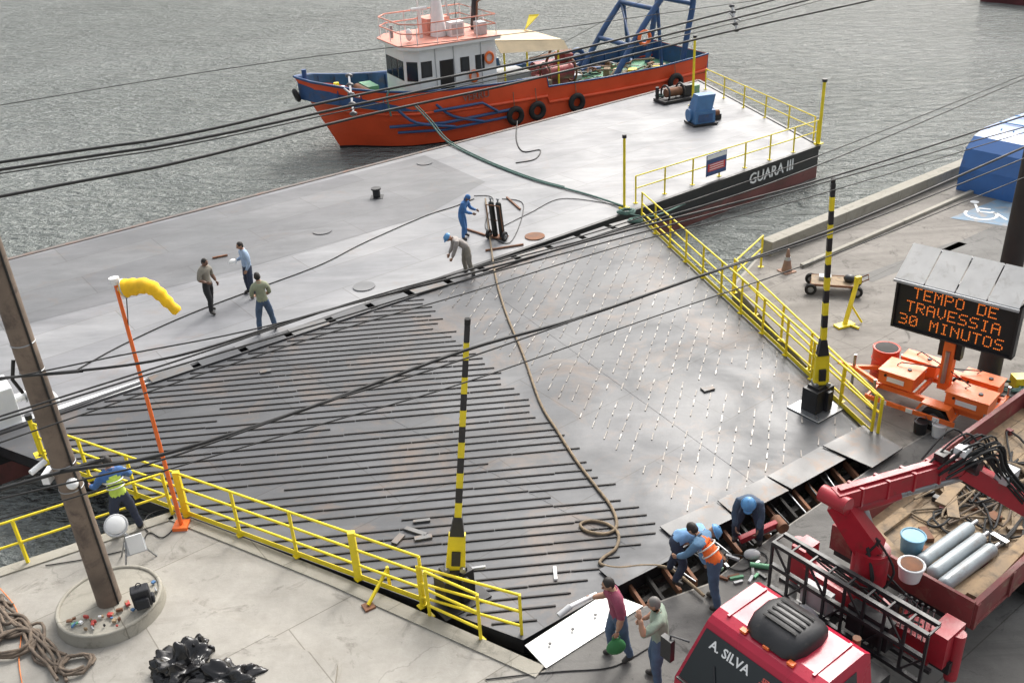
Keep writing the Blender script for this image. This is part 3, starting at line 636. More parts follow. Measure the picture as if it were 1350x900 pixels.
b.box((12.0,.4,1.9),(1.6,1.8,1.2),GRY); b.box((13.9,-.6,1.75),(1.5,1.3,.9),RBM); b.cyl((13.2,-1.4,2.4),(14.8,-1.4,2.4),.4,RBM); b.torus((13.2,-1.4,2.4),.6,.06,RST,(1,0,0)); b.torus((14.8,-1.4,2.4),.6,.06,RST,(1,0,0))
b.cyl((13.4,.3,2.2),(15.0,.3,2.2),.55,RBM); b.box((15.0,-.3,2.4),(.5,1.2,1.5),RBM); b.tube([(13.9,0,2.4),(14.6,0,3.9),(15.2,0,3.3)],.08,RST); b.beam((12.8,-.5,3.1),(15.2,-.8,3.3),.3,.15,RST)
b.cyl((11.2,-2.2,1.4),(11.2,-2.2,2.6),.16,BLU); b.box((11.9,-2.1,2.0),(1.2,.7,1.0),GRY); b.box((12.7,-2.4,1.9),(.5,.4,.9),PLK)
random.seed(5)
for k in range(30):
    x=random.uniform(11.0,21); y=random.uniform(-2.3,2.3); pts=[(x,y,1.45)]
    for j in range(6): x=min(22,max(10.5,x+random.uniform(-.9,1.1))); y=max(-2.6,min(2.6,y+random.uniform(-.8,.8))); pts.append((x,y,1.4+random.uniform(0,.35)))
    b.tube(smooth_pts(pts,4),random.uniform(.03,.07),random.choice([ROPE,ROPE,ROPEG,RST,GRY]),6)
for k in range(24):
    x=random.uniform(10.6,21.5); y=random.uniform(-2.2,2.2); b.box((x,y,1.5),(random.uniform(.2,.8),random.uniform(.2,.6),random.uniform(.2,.5)),random.choice([GRY,BLU,RST,PLK,YEL,TAN,GRN,RBM]),random.random()*3)
b.torus((17.4,2.4,2.1),.45,.15,BLU,(0,1,0)); b.torus((19.0,-1.0,1.5),.5,.16,ROPE)
for y in(-1.7,1.7):
    b.tube(smooth_pts([(17.2,y,1.3),(18.5,y,3.2),(20.0,y,5.0),(20.9,y,5.8),(22.0,y,5.9),(22.6,y,5.2),(22.3,y,3.5),(21.9,y,1.3)],4),.17,BLU,8); b.tube([(20.2,y,5.1),(20.6,y,1.4)],.1,BLU)
    if y<0: b.torus((19.2,y-.25,3.6),.35,.1,ORG,(0,1,0))
for x,z in ((20.0,5.0),(21.4,5.95),(22.5,5.0),(18.5,3.2)): b.cyl((x,-1.7,z),(x,1.7,z),.13,BLU)
b.tube([(18.5,-1.7,3.2),(20,1.7,5.0)],.06,BLU); b.cyl((21.4,0,5.9),(21.4,0,5.1),.1,BLK); b.tube([(20.9,-1,5.8),(12,-1,3)],.015,CAB,5)
for (x0,x1) in ((4.2,7.0),(6.2,8.6)):
    b.tube(smooth_pts([(x0,-2.75,2.2),(x0+.8,-2.95,1.5),(x1,-3.1,1.0)],4),.075,BLU,7)
b.tube([(3.8,-2.3,1.35),(6.5,-2.95,1.25),(10.5,-3.1,1.35)],.08,BLU,7); b.tube([(4.2,-2.3,1.0),(6.5,-2.95,.9),(10,-3.1,1.0)],.07,BLU,7); b.tube([(6.0,-2.9,1.9),(8.6,-3.1,1.95),(9.4,-3.15,1.4)],.07,BLU,7)
for x,z in((10.4,1.0),(11.7,1.05),(14.1,1.1),(20.5,1.2)): b.torus((x,-3.16,z),.36,.15,RUB,(0,1,0)); b.tube([(x,-3.1,z+.4),(x,-3.02,2.2)],.02,ROPE)
b.done()
b=B("moored_ship"); a_=P(1292,2,WZ); c_=a_+Vector((30,-6,0)); dd=(c_-a_).normalized(); nn=Vector((-dd.y,dd.x,0))
b.extr([a_,a_+dd*3-nn*3,c_-nn*3,c_+nn*5,a_+dd*3+nn*5],(0,0,2.2),mat("dark_red_hull",(.10,.02,.025),.5,0,.3,1)); b.box(a_+dd*14+nn*1+Vector((0,0,3.3)),(8,4,2.2),WHT,math.atan2(dd.y,dd.x)); b.done()
# ---------------------------------------------------------------- blue shelter at right
b=B("metal_shelter",loc(P(1334,268),36)@Matrix.Scale(.80,4)); BTR=mat("blue_trim",(.08,.25,.5))
prof=[(0,0,0),(0,0,1.1),(.25,0,1.9),(.8,0,2.35),(1.6,0,2.55),(5.5,0,2.5),(5.5,0,2.38),(1.6,0,2.4),(.95,0,2.2),(.6,0,1.7),(.45,0,1.0),(.9,0,0)]
b.extr(prof,(0,2.6,0),BBL)
for k in range(5): b.beam((.15,.2+.55*k,1.2),(1.7,.2+.55*k,2.62),.05,.05,BTR)
b.box((2.8,1.3,2.58),(.06,2.5,.05),BTR); b.box((4.2,1.3,2.58),(.06,2.5,.05),BTR)
b.cyl((5.3,.1,0),(5.3,.1,2.4),.06,BBL); b.cyl((5.3,2.5,0),(5.3,2.5,2.4),.06,BBL); b.box((2.2,1.3,.45),(2.0,.5,.08),GRY); b.done(.02)
# ---------------------------------------------------------------- variable message sign trailer
SM=Matrix.Translation(Vector((9.77,18.4,0)))@Matrix.Rotation(math.radians(-45),4,'Z')
b=B("message_sign_trailer",SM)
b.box((0,0,2.5),(2.6,.16,1.18),BLK); b.box((0,-.083,2.5),(2.54,.006,1.12),mat("screen_face",(.012,.012,.013),.5,bmp=0))
for x in(-1.3,1.3): b.box((x,-.03,2.5),(.05,.24,1.24),BLK)
for z in(1.9,3.1): b.box((0,-.03,z),(2.65,.24,.04),BLK)
FN={'T':"11111,00100,00100,00100,00100,00100,00100",'E':"11111,10000,10000,11110,10000,10000,11111",'M':"10001,11011,10101,10101,10001,10001,10001",'P':"11110,10001,10001,11110,10000,10000,10000",'O':"01110,10001,10001,10001,10001,10001,01110",'D':"11110,10001,10001,10001,10001,10001,11110",'R':"11110,10001,10001,11110,10100,10010,10001",'A':"01110,10001,10001,11111,10001,10001,10001",'V':"10001,10001,10001,10001,10001,01010,00100",'S':"01111,10000,10000,01110,00001,00001,11110",'I':"01110,00100,00100,00100,00100,00100,01110",'N':"10001,11001,10101,10011,10001,10001,10001",'U':"10001,10001,10001,10001,10001,10001,01110",'3':"11110,00001,00001,01110,00001,00001,11110",'0':"01110,10001,10011,10101,11001,10001,01110"}
pt=.0385
for row,tx in enumerate(("TEMPO DE","TRAVESSIA","30 MINUTOS")):
    x0=-len(tx)*3*pt; z0=2.93-row*.345
    for ci,ch in enumerate(tx):
        if ch==' ': continue
        for j,l in enumerate(FN[ch].split(',')):
            for i,c in enumerate(l):
                if c=='1':
                    x=x0+(ci*6+i)*pt; z=z0-j*pt; h_=.0125; b.quad([(x-h_,-.09,z-h_),(x+h_,-.09,z-h_),(x+h_,-.09,z+h_),(x-h_,-.09,z+h_)],LED)
for k in range(4):
    x0=-1.32+k*.66; b.extr([(x0+.015,-.34,3.13),(x0+.645,-.34,3.13),(x0+.645,.45,3.70),(x0+.015,.45,3.70)],(0,.02,.035),SOL,STL)
b.beam((-1.32,-.35,3.12),(1.32,-.35,3.12),.05,.06,GRY); b.beam((-1.32,.46,3.68),(1.32,.46,3.68),.05,.06,GRY)
for x in(-1.1,0,1.1): b.beam((x,.12,3.1),(x,.42,3.64),.05,.05,BLK)
b.box((0,.15,2.3),(.5,.2,1.8),BLK)
b.beam((0,.1,.6),(0,.1,2.0),.24,.24,ORG); b.beam((0,.35,.6),(0,.1,1.5),.1,.1,ORG); b.cyl((0,-.05,.8),(0,-.05,1.6),.05,STL)
b.beam((-1.3,-.5,.5),(1.2,-.5,.5),.1,.12,ORG); b.beam((-1.3,.5,.5),(1.2,.5,.5),.1,.12,ORG)
for x in(-1.3,-.4,.5,1.2): b.beam((x,-.5,.5),(x,.5,.5),.08,.1,ORG)
b.beam((-1.3,-.45,.5),(-2.1,0,.45),.08,.1,ORG); b.beam((-1.3,.45,.5),(-2.1,0,.45),.08,.1,ORG); b.beam((-2.1,0,.45),(-2.5,0,.45),.08,.08,ORG); b.cyl((-2.1,.0,0),(-2.1,.0,.8),.035,STL)
for (x,y,dx,dy) in ((-.85,-.25,.8,.7),(.75,-.35,.9,.6),(-.7,.5,.8,.4),(.7,.45,.8,.45)):
    b.box((x,y,.78),(dx,dy,.32),ORG); b.box((x,y,.955),(dx+.05,dy+.05,.03),ORG); b.box((x,y-dy/2-.008,.78),(dx*.5,.01,.12),WHT); b.cyl((x-dx*.3,y-dy/2,.86),(x-dx*.3,y-dy/2-.03,.86),.03,BLK)
    b.cyl((x+dx*.2,y,.97),(x+dx*.2,y,1.0),.05,BLK); b.tube([(x-dx*.2,y+.05,.98),(x-dx*.1,y+.1,1.05),(0,.1,1.1)],.015,RUB,5)
for x in(-1.25,1.2):
    for y in(-.75,.75): b.beam((x,y*.6,.5),(x,y,.5),.07,.07,ORG); b.cyl((x,y,.03),(x,y,.75),.035,STL); b.cyl((x,y,0),(x,y,.03),.12,BLK)
for y in(-.8,.8): b.wheel((.2,y,.3),.3,.18,RUB,STL,(0,1,0)); b.extr([(-.2,y-.12,.45),(-.1,y-.12,.66),(.5,y-.12,.66),(.6,y-.12,.45),(.55,y-.12,.45),(.45,y-.12,.62),(-.05,y-.12,.62),(-.15,y-.12,.45)],(0,.24,0),ORG)
for k in range(6): b.box((-1.2+k*.3,-1.02,.4),(.15,.02,.1),WHT if k%2 else ORG)
b.beam((-1.35,-1.0,.4),(.7,-1.0,.4),.02,.12,ORG); b.beam((-1.3,-.5,.45),(-1.3,-1.0,.42),.05,.05,ORG); b.beam((.6,-.5,.45),(.6,-1.0,.42),.05,.05,ORG)
b.done(.008)
b=B("oil_drum",Matrix.Translation(P(1163,500))); DR=mat("red_drum_paint",(.55,.05,.02),.5,0,.2,3,(.25,.08,.04),.35)
b.cyl((0,0,0),(0,0,.9),.31,DR,n=28)
for z in(.02,.3,.6,.89): b.torus((0,0,z),.31,.018,DR,nu=28)
b.cyl((0,0,.9),(0,0,.905),.27,VOID,n=24); b.done()
b=B("platform_cart",loc(P(1098,383),-18)@Matrix.Scale(.85,4)); b.box((0,0,.36),(1.5,.8,.05),PLK); b.beam((-.75,.42,.36),(.75,.42,.36),.04,.08,RST); b.beam((-.75,-.42,.36),(.75,-.42,.36),.04,.08,RST)
for x in(-.75,.75):
    b.wheel((x,-.45,.2),.2,.1,RUB,STL,(0,1,0)); b.wheel((x,.45,.2),.2,.1,RUB,STL,(0,1,0)); b.cyl((x,-.4,.2),(x,.4,.2),.03,RST)
b.tube([(.75,-.2,.4),(1.1,-.2,.6),(1.1,.2,.6),(.75,.2,.4)],.025,RST); b.ball((.5,0,.5),(.2,.2,.15),BLK); b.box((-.3,.1,.45),(.4,.3,.12),GRY); b.done(.01)
b=B("traffic_cone",Matrix.Translation(P(1037,358))); CN=mat("faded_cone",(.28,.17,.12),.8); b.box((0,0,.02),(.42,.42,.04),CN,.4); b.cyl((0,0,.04),(0,0,.75),.16,CN,r2=.03,n=18); b.cyl((0,0,.4),(0,0,.5),.105,GRY,r2=.085,n=18); b.done()
b=B("barrier_stand",loc(P(1113,430),20)); b.beam((0,0,0),(.45,.2,1.25),.1,.1,YEL); b.box((0,0,.04),(.55,.25,.06),YEL); b.beam((.1,0,.05),(.2,-.35,.05),.06,.05,YEL); b.beam((.2,.1,.6),(.5,-.1,.05),.05,.05,YEL); b.box((.45,.2,1.2),(.18,.1,.22),YEL); b.done(.006)
b=B("floor_bracket",loc(P(486,800),30)); b.beam((0,0,.06),(.55,.25,.45),.05,.05,YEL); b.box((0,0,.02),(.2,.2,.04),RST); b.beam((.55,.25,0),(.55,.25,.5),.05,.05,YEL); b.done()
for k,(u,v,c) in enumerate(((1212,570,BLK),(1236,574,WHT),(1228,562,mat("jug_yellow",(.5,.4,.1))),(1250,548,BLK))):
    b=B("jerry_can" if k%2 else "bucket",Matrix.Translation(P(u,v))); b.cyl((0,0,0),(0,0,.3),.13,c,r2=.15,n=16); b.torus((0,0,.3),.15,.012,c); b.tube([(-.15,0,.3),(-.08,0,.42),(.08,0,.42),(.15,0,.3)],.008,STL,5); b.done()
b=B("wire_coil",Matrix.Translation(P(1325,520,.03))); random.seed(2); coil(b,(0,0,0),.35,3,.03,CAB); coil(b,(.2,.2,.05),.3,2,.03,ROPEG); b.box((.5,.3,.15),(.4,.3,.3),YEL); b.done()
# ---------------------------------------------------------------- crane truck
TM=loc((2.9,9.45,0),36.7)
b=B("crane_truck",TM)
CY=-.22
def hwz(z): return 1.06-.14*max(0,(z-1.35))
b.off=Vector((0,CY,0))
prof=[(-.36,.5),(-.44,.9),(-.40,1.35),(1.32,1.35),(1.32,.62),(.98,.62),(.9,.88),(.6,1.0),(.3,.88),(.2,.55)]
b.extr([(x,-1.06,z) for x,z in prof],(0,2.12,0),RED)
up_=[(-.40,1.352),(.12,2.20),(.20,2.27),(.36,2.32),(1.15,2.30),(1.28,2.22),(1.32,1.352)]
vs=[(x,-hwz(z),z) for x,z in up_]+[(x,hwz(z),z) for x,z in up_]; n=len(up_)
b.add(vs,[tuple(range(n)),tuple(range(2*n-1,n-1,-1))]+[(i,(i+1)%n,n+(i+1)%n,n+i) for i in range(n)],RED)
ya=Vector((.52,0,.848)).normalized(); nrm_=Vector((-ya.z,0,ya.x)); xa=Vector((0,-1,0)); za=xa.cross(ya)
def ws(s,y): return Vector((-.40,y,1.352))+ya*s+nrm_*.006
b.extr([ws(.05,-1.0),ws(.05,1.0),ws(.90,.90),ws(.90,-.90)],nrm_*.006,GLS)
b.beam(ws(.02,-1.02),ws(.02,1.02),.04,.03,BLK)
for y0 in(-.5,.3): b.beam(ws(.06,y0)+nrm_*.03,ws(.5,y0+.25)+nrm_*.02,.015,.015,BLK)
def TMx(y,s,off=.018):
    o=ws(s,y)+nrm_*off*.6; return Matrix(((xa.x,ya.x,za.x,o.x),(xa.y,ya.y,za.y,o.y),(xa.z,ya.z,za.z,o.z),(0,0,0,1)))
b.text("A. SILVA",.19,TMx(.40,.74),WHT,.003); b.text("SERVIÇOS\nDE MUNCK",.085,TMx(-.35,.72),mat("lettering_red",(.7,.12,.1)),.003); b.text("99",.15,TMx(-.62,.50),WHT,.003)
b.box((-.44,0,.55),(.16,2.1,.28),RED); b.box((-.452,0,1.05),(.04,1.4,.2),BLK)
for y in(-.82,.82): b.box((-.455,y,.85),(.06,.36,.18),WHT)
for s_ in(-1,1):
    pts=[(-.22,1.47),(.20,2.12),(.95,2.12),(.95,1.42),(.0,1.42)]
    b.extr([(x,s_*(hwz(z)+.004),z) for x,z in pts],(0,s_*.008,0),GLS)
    for xx in (-.02,1.02): b.box((xx,s_*1.062,1.0),(.012,.01,.68),BLK)
    b.box((.88,s_*1.08,1.2),(.18,.04,.035),BLK)
    b.tube([(-.15,s_*1.02,1.9),(-.3,s_*1.25,1.95),(-.32,s_*1.27,1.5)],.018,BLK); b.box((-.33,s_*1.28,1.7),(.09,.2,.4),BLK)
    b.wheel((.6,s_*.9,.45),.45,.28,RUB,GRY,(0,1,0))
vs=[]
secs=[(.24,.26,.02),(.32,.40,.17),(.52,.46,.25),(.85,.47,.26),(1.05,.42,.2),(1.14,.36,.03)]
ring=[(-1,0),(-.97,.6),(-.8,.92),(-.4,1),(.4,1),(.8,.92),(.97,.6),(1,0)]
for x,wd,ht in secs:
    for a_,c_ in ring: vs.append((x,a_*wd,2.315+c_*ht))
b.add(vs,[(i*8+j,(i+1)*8+j,(i+1)*8+j+1,i*8+j+1) for i in range(5) for j in range(7)],BLK,True); b.add(vs[:8],[tuple(range(8))],BLK); b.add(vs[-8:],[tuple(range(8))],BLK)
for k in range(5): b.box((.50+.1*k,0,2.577),(.035,.55,.012),RUB)
for y in(-.72,.72): b.beam((.3,y,2.325),(1.15,y,2.315),.04,.03,RED)
for y in(-.4,0,.4): b.box((.26,y,2.315),(.08,.1,.04),ORG)
b.box((1.5,.3,1.2),(.25,.5,1.2),BLK); b.cyl((1.5,-.6,.8),(1.5,-.6,2.1),.06,RST); b.box((1.75,0,.95),(.8,1.7,.4),BLK); b.cyl((1.8,.75,.9),(2.4,.75,.9),.25,GRY)
b.off=Vector((0,-.08,0))
for s_ in (-1,1):
    for xx in(6.6,7.7): b.wheel((xx,s_*1.0,.47),.47,.45,RUB,GRY,(0,1,0))
for y in(-.4,.4): b.box((5.7,y,.82),(9.2,.1,.24),BLK)
for z in(1.02,1.5,1.95): b.beam((2.42,-1.3,z),(2.42,1.42,z),.07,.07,BLK)
for z in(1.02,1.95): b.beam((2.72,-1.3,z),(2.72,1.42,z),.07,.07,BLK)
for k in range(9):
    y0=-1.3+k*.34; b.beam((2.42,y0,1.02),(2.42,y0,1.95),.04,.04,BLK); b.beam((2.42,y0,1.5),(2.42,min(1.42,y0+.34),1.95 if k%2 else 1.02),.03,.03,BLK); b.beam((2.42,y0,1.95),(2.72,y0,1.95),.03,.03,BLK)
b.box((2.57,-.35,1.35),(.2,.7,.5),BLK); b.box((2.57,.6,1.25),(.2,.5,.35),GRY)
b.box((3.15,0,1.1),(.5,2.3,.42),RED2); b.box((3.15,0,1.0),(.36,2.9,.22),BLK); b.box((3.1,-1.25,1.35),(.5,.3,.6),RED2); b.box((3.1,1.25,1.35),(.4,.26,.6),RED2)
for y in(-1.42,1.42): b.cyl((3.15,y,.15),(3.15,y,1.4),.07,STL); b.cyl((3.15,y,.05),(3.15,y,.15),.18,BLK); b.cyl((3.15,y,.7),(3.15,y,1.6),.10,RED2)
for k in range(6): b.cyl((2.9,-1.1+.09*k,1.3),(2.9,-1.1+.09*k,1.95),.012,STL); b.ball((2.9,-1.1+.09*k,1.97),.025,BLK)
e0=Vector((3.2,.15,1.3)); e1=b.L((4.79,11.72,3.0)); e2=b.L((6.98,12.2,3.2)); e3=b.L((8.05,11.98,2.4))
b.cyl(e0,e0+Vector((0,0,.9)),.28,RED2,n=18); b.beam(e0+Vector((0,0,.85)),e1+Vector((.1,0,-.1)),.36,.42,RED2,.28,.34); b.cyl(e1-Vector((0,.24,0)),e1+Vector((0,.24,0)),.14,RED2)
b.cyl(e0+Vector((.25,0,.6)),e1+Vector((.6,0,-.1)),.07,STL)
b.beam(e1,e2,.25,.30,RED2,.22,.28); b.beam(e1.lerp(e2,.02)+Vector((0,0,.17)),e1.lerp(e2,.9)+Vector((0,0,.17)),.10,.05,RED2); b.cyl(e2-Vector((0,.24,0)),e2+Vector((0,.24,0)),.13,BLK)
for k in range(4): 
    p=e1.lerp(e2,.15+.2*k); b.box(p,(.05,.29,.34),RED2)
e2b=e2+Vector((.0,0,-.1)); b.beam(e2b,e3,.28,.30,RED2,.26,.28); b.beam(e2b+Vector((0,.25,-.1)),e3+Vector((0,.25,0)),.18,.22,BLK)
e4=e3+Vector((1.6,-.3,-.4)); b.beam(e3,e4,.22,.22,BLK)
b.cyl(e1.lerp(e2,.45)+Vector((0,0,-.26)),e2+Vector((.1,0,-.32)),.07,STL); b.cyl(e1.lerp(e2,.1)+Vector((0,0,-.28)),e1.lerp(e2,.5)+Vector((0,0,-.26)),.10,RED2)
random.seed(9)
for k in range(18):
    o=Vector((random.uniform(-.1,.1),random.uniform(-.25,.25),random.uniform(0,.2))); b.tube(smooth_pts([e1.lerp(e2,.75)+o,e2+o*1.5+Vector((.1,0,.25)),e2b.lerp(e3,.35)+o+Vector((0,0,.25)),e2b.lerp(e3,.8)+o],5),.018,RUB,6)
b.box(e2.lerp(e3,.6)+Vector((0,0,.28)),(.4,.2,.14),GRY); b.box(e1.lerp(e2,.8)+Vector((0,0,.26)),(.2,.16,.12),BLK); b.box(e2+Vector((-.15,.0,.3)),(.22,.18,.12),WHT)
for k in range(10):
    b.tube(smooth_pts([e0+Vector((random.uniform(-.3,.3),random.uniform(-.9,.3),.1)),e0+Vector((random.uniform(-.3,.3),random.uniform(-.5,.3),.6)),e0+Vector((-.1,random.uniform(-.2,.2),1.2))],5),.02,RUB,6)
for k in range(8):
    b.tube(smooth_pts([(2.7,random.uniform(-1,1),1.9),(2.9,random.uniform(-1,1),1.5),(3.1,random.uniform(-.9,.9),1.4)],5),.018,RUB,6)
b.wheel((2.95,-.55,1.65),.18,.1,BLK,RST,(0,1,0))
zf=1.12
for k in range(12): b.box((7.2,-1.12+.204*k,zf+random.uniform(-.004,.004)),(6.6,.197,.05),PLK)
b.box((7.2,0,zf-.08),(6.6,2.4,.1),BLK)
BD=mat("bed_board_maroon",(.20,.045,.045),.6,0,.25,2,(.22,.14,.1),.4)
for y in(-1.24,1.24):
    b.box((7.2,y,zf+.2),(6.6,.05,.42),BD); b.box((7.2,y,zf+.44),(6.6,.09,.05),BD); b.box((7.2,y,zf-.02),(6.6,.1,.05),BD)
    for k in range(7): b.box((3.95+k*1.08,y*1.03,zf+.2),(.08,.05,.5),BD)
b.box((3.9,0,zf+.25),(.06,2.5,.5),BD); b.box((10.5,0,zf+.2),(.05,2.5,.42),BD)
GB=mat("gas_bottle_grey",(.30,.34,.36),.4,.1,.15,2,(.22,.19,.17),.38)
for k,(y,x) in enumerate(((-.05,5.3),(-.33,5.15),(-.60,5.0))):
    b.cyl((x-.75,y,zf+.16+.02*k),(x+.55,y-.06,zf+.16+.02*k),.12,GB,n=16); b.ball((x+.55,y-.06,zf+.16+.02*k),(.12,.12,.12),GB); b.ball((x-.75,y,zf+.16+.02*k),(.1,.12,.12),GB); b.cyl((x+.62,y-.06,zf+.18),(x+.82,y-.07,zf+.18),.04,STL)
BKT=mat("bucket_blue",(.14,.33,.45),.5); b.cyl((4.75,.28,zf+.03),(4.75,.28,zf+.38),.17,BKT,r2=.2,n=20); b.torus((4.75,.28,zf+.38),.2,.016,BKT); b.cyl((4.75,.28,zf+.36),(4.75,.28,zf+.37),.18,BLU2,n=20)
b.cyl((3.75,-.25,zf+.4),(3.75,-.25,zf+.68),.16,WHT,r2=.2,n=20); b.torus((3.75,-.25,zf+.68),.2,.018,WHT); b.cyl((3.75,-.25,zf+.69),(3.75,-.25,zf+.695),.17,RST,n=20)
for (x,y,l,a) in ((5.4,-.95,2.0,.05),(5.0,-.85,1.6,-.08),(7.4,.7,2.5,.1),(4.9,.9,1.4,0),(6.4,.5,1.0,.6),(4.4,-.6,1.2,.9),(4.5,.6,1.3,1.2)): b.box((x,y,zf+.07+random.random()*.06),(l,.2,.07),PLK,a)
for k in range(9): b.tube(smooth_pts([(random.uniform(5.6,9.5),random.uniform(-1,1),zf+.06+random.random()*.1) for j in range(7)],5),.022,random.choice([ROPE,RUB,ROPED]),6)
for k in range(34): b.box((random.uniform(4.3,9.8),random.uniform(-.9,1.0),zf+.06),(random.uniform(.08,.4),random.uniform(.05,.2),random.uniform(.04,.16)),random.choice([RST,BLK,STL,PLK,RST,PLK,BD]),random.random()*3)
b.torus((7.9,.2,zf+.08),.35,.05,ROPED); b.torus((7.9,.2,zf+.16),.3,.05,ROPE)
b.done(.012)
b=B("hydraulic_jack",loc(P(1005,712),15)); b.beam((-.5,0,.15),(.35,0,.35),.12,.12,RED2); b.beam((-.45,-.12,.05),(-.45,.12,.05),.1,.08,BLK); b.cyl((.35,-.15,.3),(.35,.15,.3),.12,RST); b.cyl((.0,.1,.1),(.4,.15,.1),.06,STL); b.done(.01)
b=B("hand_tools",loc(P(985,757),0)); random.seed(4)
for k in range(14): b.box((random.uniform(-.5,.7),random.uniform(-.3,.5),.03),(random.uniform(.1,.3),.05,.05),random.choice([GRN,STL,RST,BLK,GRY]),random.random()*3)
b.cyl((.1,.2,.06),(.45,.1,.06),.05,GRN); b.torus((.3,.4,.03),.18,.015,RUB); b.torus((-.1,.3,.03),.22,.015,RUB); b.ball((.2,.45,.08),(.16,.12,.1),GRY); b.done()
# ---------------------------------------------------------------- people
SK1=mat("skin",(.36,.20,.13),.55,0,.06,6,bmp=.05); SK2=mat("skin_dark",(.20,.11,.075),.55,0,.06,6,bmp=.05)
HAIR=mat("dark_hair",(.02,.016,.013),.7); HAIRG=mat("grey_hair",(.17,.16,.15),.7); BOOT=mat("boot_leather",(.025,.022,.02),.6)
HBL=mat("helmet_blue",(.09,.27,.52),.35,0,.05,2,(.2,.3,.4),.3,bmp=0); HWH=mat("helmet_white",(.75,.75,.73),.35,0,.05,2,bmp=0)
EYE=mat("eye_dark",(.03,.02,.02),.3); LIP=mat("lip",(.25,.10,.09),.5)
def cloth(n,c): return mat(n,c,.85,0,.18,9,bmp=.8,bs=16)
def person(name,pos,face,shirt,pants,skin=SK1,lean=0,bend=0,hp=0,armR=None,armL=None,legR=None,legL=None,hair=HAIR,helmet=None,sleeve='short',head_yaw=0,h=1.72,vest=None,fat=1.,hold=None,grip=True,capcol=None):
    S=h*1.03/1.72; V=Vector
    Rl=Matrix.Rotation(-math.radians(lean),3,'X')
    Rb=Matrix.Rotation(-math.radians(lean+bend),3,'X')
    pel=V((0,0,0)); waist=Rl@V((0,0,.15)); chest=waist+Rb@V((0,.0,.22)); up=chest+Rb@V((0,0,.10)); neck=up+Rb@V((0,.005,.11)); 
    Rh=Matrix.Rotation(math.radians(head_yaw),3,'Z')@Matrix.Rotation(-math.radians((lean+bend)*.8+hp),3,'X')
    headc=neck+Rh@V((0,.025,.115))
    aR=armR or ((.05,-.03,-.28),(.02,.08,-.25)); aL=armL or ((-.05,-.03,-.28),(-.02,.08,-.25))
    lR=legR or ((.015,.02,-.42),(.01,-.04,-.41)); lL=legL or ((-.015,.02,-.42),(-.01,-.04,-.41))
    sR=up+Rb@V((.19,0,.0)); sL=up+Rb@V((-.19,0,.0)); eR=sR+V(aR[0]); wR=eR+V(aR[1]); eL=sL+V(aL[0]); wL=eL+V(aL[1])
    hR=pel+V((.1,0,-.04)); hL=pel+V((-.1,0,-.04)); kR=hR+V(lR[0]); nR=kR+V(lR[1]); kL=hL+V(lL[0]); nL=kL+V(lL[1])
    dz=.085-min(nR.z,nL.z)
    tR=nR+V((.02,.16,-.045)); tL=nL+V((-.02,.16,-.045))
    J=[pel,waist,chest,up,neck,sR,eR,wR,sL,eL,wL,hR,kR,nR,tR,hL,kL,nL,tL,
       sR.lerp(eR,.5),eR.lerp(wR,.45),sL.lerp(eL,.5),eL.lerp(wL,.45),hR.lerp(kR,.5),kR.lerp(nR,.4),hL.lerp(kL,.5),kL.lerp(nL,.4),neck.lerp(headc,.45)]
    f=fat*1.2; g_=1.24
    Rd=[.125*f,.118*f,.135*f,.115*f,.058,.078*g_,.05*g_,.031,.078*g_,.05*g_,.031,.095*g_,.066*g_,.054*g_,.042,.095*g_,.066*g_,.054*g_,.042,.062*g_,.044*g_,.062*g_,.044*g_,.086*g_,.062*g_,.086*g_,.062*g_,.054]
    if sleeve=='long': 
        for i in(7,10,20,22): Rd[i]*=1.18
    Ed=[(0,1,'T'),(1,2,'T'),(2,3,'T'),(3,4,'N'),(4,27,'N'),(3,5,'T'),(5,19,'U'),(19,6,'U'),(6,20,'F'),(20,7,'F'),(3,8,'T'),(8,21,'U'),(21,9,'U'),(9,22,'F'),(22,10,'F'),
        (0,11,'H'),(11,23,'L'),(23,12,'L'),(12,24,'L'),(24,13,'L'),(13,14,'B'),(0,15,'H'),(15,25,'L'),(25,16,'L'),(16,26,'L'),(26,17,'L'),(17,18,'B')]
    me=bpy.data.meshes.new("sk"); me.from_pydata([tuple(j) for j in J],[(a,c) for a,c,_ in Ed],[]); o=bpy.data.objects.new("sk",me); sc.collection.objects.link(o)
    md=o.modifiers.new('s','SKIN'); md.use_smooth_shade=True; md.branch_smoothing=.3
    if not me.skin_vertices: 
        bpy.context.view_layer.objects.active=o; bpy.ops.mesh.customdata_skin_add()
    sv_=me.skin_vertices[0].data
    for i,r in enumerate(Rd): sv_[i].radius=(r,r); sv_[i].use_root=(i==0)
    o.modifiers.new('u','SUBSURF').levels=2
    bpy.context.view_layer.update()
    dg=bpy.context.evaluated_depsgraph_get(); m2=bpy.data.meshes.new_from_object(o.evaluated_get(dg))
    M=Matrix.Translation(V((pos.x,pos.y,pos.z)))@Matrix.Rotation(math.radians(face-90),4,'Z')@Matrix.Scale(S,4)@Matrix.Translation(V((0,0,dz)))
    b=B(name,M)
    mm={'T':shirt,'U':shirt,'F':shirt if sleeve=='long' else skin,'N':skin,'H':pants,'L':pants,'B':BOOT}
    def near(p):
        best=None;bd=9
        for a,c,k in Ed:
            A=J[a];C=J[c];d=C-A;t=max(0,min(1,(p-A).dot(d)/max(1e-9,d.dot(d)))); dd_=(p-(A+d*t)).length-.5*(Rd[a]+(Rd[c]-Rd[a])*t)
            if dd_<bd: bd=dd_;best=(k,a,t)
        return best
    from mathutils import noise as ns
    vs=[v.co+v.normal*(.012*ns.noise(v.co*14+V((pos.x,0,0)))) for v in m2.vertices]; gr={}
